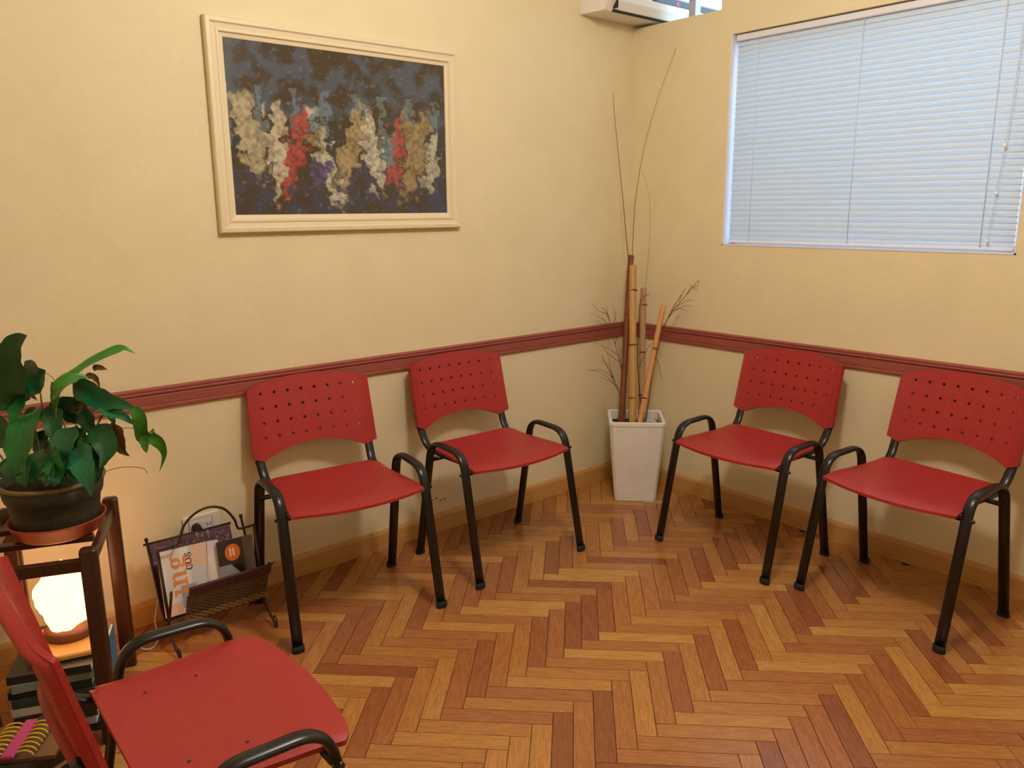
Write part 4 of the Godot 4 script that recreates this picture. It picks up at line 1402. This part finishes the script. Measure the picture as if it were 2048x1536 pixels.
	var face := func(n: Node3D, w: float, h: float, th: float, tex: Texture2D, tone: Color) -> void:
		put("pages", box(Vector3(w - 0.003, h - 0.003, th), 0.0, Vector3(0, h / 2, 0)), M.paper, n)
		var cm := plain(tone, 0.28)
		if tex:
			cm.albedo_texture = tex
			cm.texture_repeat = false
		var stc := new_st(false)
		var z := th / 2 + 0.0008
		quad(stc, Vector3(-w / 2, 0, z), Vector3(w / 2, 0, z), Vector3(w / 2, h, z), Vector3(-w / 2, h, z), Vector2(0, 1), Vector2(1, 0))
		for e in [[Vector3(-w / 2, 0, z), Vector3(-w / 2, h, z)], [Vector3(w / 2, h, z), Vector3(w / 2, 0, z)], [Vector3(-w / 2, h, z), Vector3(w / 2, h, z)], [Vector3(w / 2, 0, z), Vector3(-w / 2, 0, z)]]:
			var bk := Vector3(0, 0, -0.0012)
			quad(stc, e[0], e[1], e[1] + bk, e[0] + bk)
		put("cover", done(stc), cm, n)
	var mag := thing("magazine", "white magazine with orange and navy lettering in the rack", "magazine", o + Vector3(-0.073, 0.100, 0.012), 0.0, "magazines in the rack")
	mag.rotation = Vector3(-0.24, 0.0, -0.03)
	var im := Image.create(100, 128, false, Image.FORMAT_RGB8)
	im.fill(srgb(226, 224, 226))
	im.fill_rect(Rect2i(58, 0, 42, 128), srgb(196, 206, 212))
	im.fill_rect(Rect2i(64, 0, 30, 44), srgb(216, 190, 176))
	im.fill_rect(Rect2i(36, 74, 30, 44), srgb(150, 170, 196))
	im.fill_rect(Rect2i(0, 104, 36, 24), srgb(226, 190, 170))
	face.call(mag, 0.165, 0.215, 0.008, ImageTexture.create_from_image(im), Color.WHITE)
	lettering(mag, "ing", 0.085, M.orange_ink, Vector3(-0.028, 0.125, 0.0052))
	lettering(mag, "COS", 0.030, M.navy_ink, Vector3(0.012, 0.165, 0.0052))
	lettering(mag, "OS", 0.030, M.navy_ink, Vector3(0.018, 0.060, 0.0052))
	var lf := thing("leaflet", "folded lilac white leaflet between the magazines in the rack", "leaflet", o + Vector3(0.028, 0.100, 0.017), 0.0)
	lf.rotation = Vector3(-0.22, 0.0, 0.05)
	var lp := PackedVector2Array([Vector2(-0.026, 0), Vector2(0.018, 0), Vector2(0.026, 0.05), Vector2(0.028, 0.21), Vector2(-0.006, 0.215), Vector2(-0.028, 0.10)])
	put("sheet", prism(lp, 0.0, 0.002), M.lilac, lf)
	put("fold", prism(PackedVector2Array([Vector2(-0.024, 0.01), Vector2(0.0, 0.01), Vector2(0.004, 0.19), Vector2(-0.014, 0.16)]), 0.0022, 0.0034), M.paper, lf)
	var mg2 := thing("magazine", "dark magazine with a round orange emblem in the rack", "magazine", o + Vector3(0.092, 0.100, 0.026), 0.0, "magazines in the rack")
	mg2.rotation = Vector3(-0.20, 0.0, -0.02)
	im = Image.create(128, 192, false, Image.FORMAT_RGB8)
	im.fill(srgb(58, 48, 44))
	im.fill_rect(Rect2i(90, 0, 38, 192), srgb(108, 92, 84))
	im.fill_rect(Rect2i(30, 84, 50, 40), srgb(32, 36, 32))
	for yy in 192:
		for xx in 128:
			if Vector2(xx - 52, yy - 42).length() < 27:
				im.set_pixel(xx, yy, srgb(214, 112, 60))
			elif yy > 78 and yy < 150 and xx < 70 - absf(yy - 110) * 0.9:
				im.set_pixel(xx, yy, srgb(150, 150, 162))
			elif yy >= 130 and xx < 84:
				im.set_pixel(xx, yy, srgb(58, 70, 56))
	im.fill_rect(Rect2i(42, 28, 6, 26), srgb(236, 214, 196))
	im.fill_rect(Rect2i(53, 28, 6, 26), srgb(236, 214, 196))
	face.call(mg2, 0.125, 0.205, 0.007, ImageTexture.create_from_image(im), Color.WHITE)

func lettering(parent: Node3D, text: String, size: float, m: Material, at: Vector3) -> void:
	var tm := TextMesh.new()
	var f := SystemFont.new()
	f.font_names = PackedStringArray(["Droid Serif"])
	f.font_weight = 700
	tm.font = f
	tm.text = text
	tm.font_size = 48
	tm.pixel_size = size / 48.0
	tm.depth = 0.0006
	var o := put("lettering", tm, m, parent, at)
	o.rotation.z = PI / 2

# ------------------------------------------------------------------ the ceiling lamp that lights the room (above the frame)
func build_ceiling_lamp() -> void:
	var l := thing("ceiling_lamp", "round opal glass ceiling lamp over the middle of the room", "lamp", Vector3(-1.75, CEILING, 1.70))
	put("canopy", lathe([Vector2(0, -0.03), Vector2(0.06, -0.03), Vector2(0.065, -0.02), Vector2(0.065, 0), Vector2(0, 0)], 24), M.ac_white, l)
	put("rod", tube([Vector3(0, -0.02, 0), Vector3(0, -0.11, 0)], 0.008, 8), M.steel, l)
	var prof := []
	for i in 17:
		var a := PI * i / 16.0
		prof.append(Vector2(maxf(sin(a), 0.0) * 0.14, -0.24 - cos(a) * 0.13))
	prof[0].x = 0.0
	prof[16].x = 0.0
	var m := plain(srgb(250, 240, 222), 0.4)
	m.emission_enabled = true
	m.emission = Color(1.0, 0.96, 0.90)
	m.emission_energy_multiplier = 2.0
	put("globe_light", lathe(prof, 28), m, l)
	var o := OmniLight3D.new()
	o.name = "globe_lamp_light"
	o.position = Vector3(0, -0.24, 0)
	o.light_color = Color(1.0, 0.96, 0.90)
	o.light_energy = 2.05
	o.light_size = 0.13
	o.omni_range = 12.0
	o.omni_attenuation = 2.0
	o.shadow_enabled = true
	l.add_child(o)

func _ready() -> void:
	var cam := Camera3D.new()
	cam.name = "camera"
	cam.transform = Transform3D(Basis(AXIS_RIGHT, AXIS_UP, AXIS_BACK).orthonormalized(), EYE)
	cam.fov = rad_to_deg(2.0 * atan(768.0 / FOCAL))
	cam.near = 0.05
	cam.current = true
	add_child(cam)
	var env := Environment.new()
	env.background_mode = Environment.BG_SKY
	var sky := Sky.new()
	var sm := ProceduralSkyMaterial.new()
	sm.sky_top_color = Color(0.66, 0.80, 0.92)
	sm.sky_horizon_color = Color(0.80, 0.88, 0.93)
	sm.ground_horizon_color = Color(0.6, 0.6, 0.6)
	sm.ground_bottom_color = Color(0.4, 0.4, 0.4)
	sm.sky_energy_multiplier = 2.45
	sky.sky_material = sm
	env.sky = sky
	env.tonemap_mode = Environment.TONE_MAPPER_LINEAR
	env.tonemap_exposure = 0.83
	env.sdfgi_enabled = true
	env.ssao_enabled = true
	env.ssil_enabled = true
	var we := WorldEnvironment.new()
	we.name = "environment"
	we.environment = env
	add_child(we)

	make_materials()
	build_room()
	build_ceiling_lamp()
	build_window()
	build_picture()
	build_chairs()
	build_vase()
	build_stand()
	build_lamp()
	build_rack()
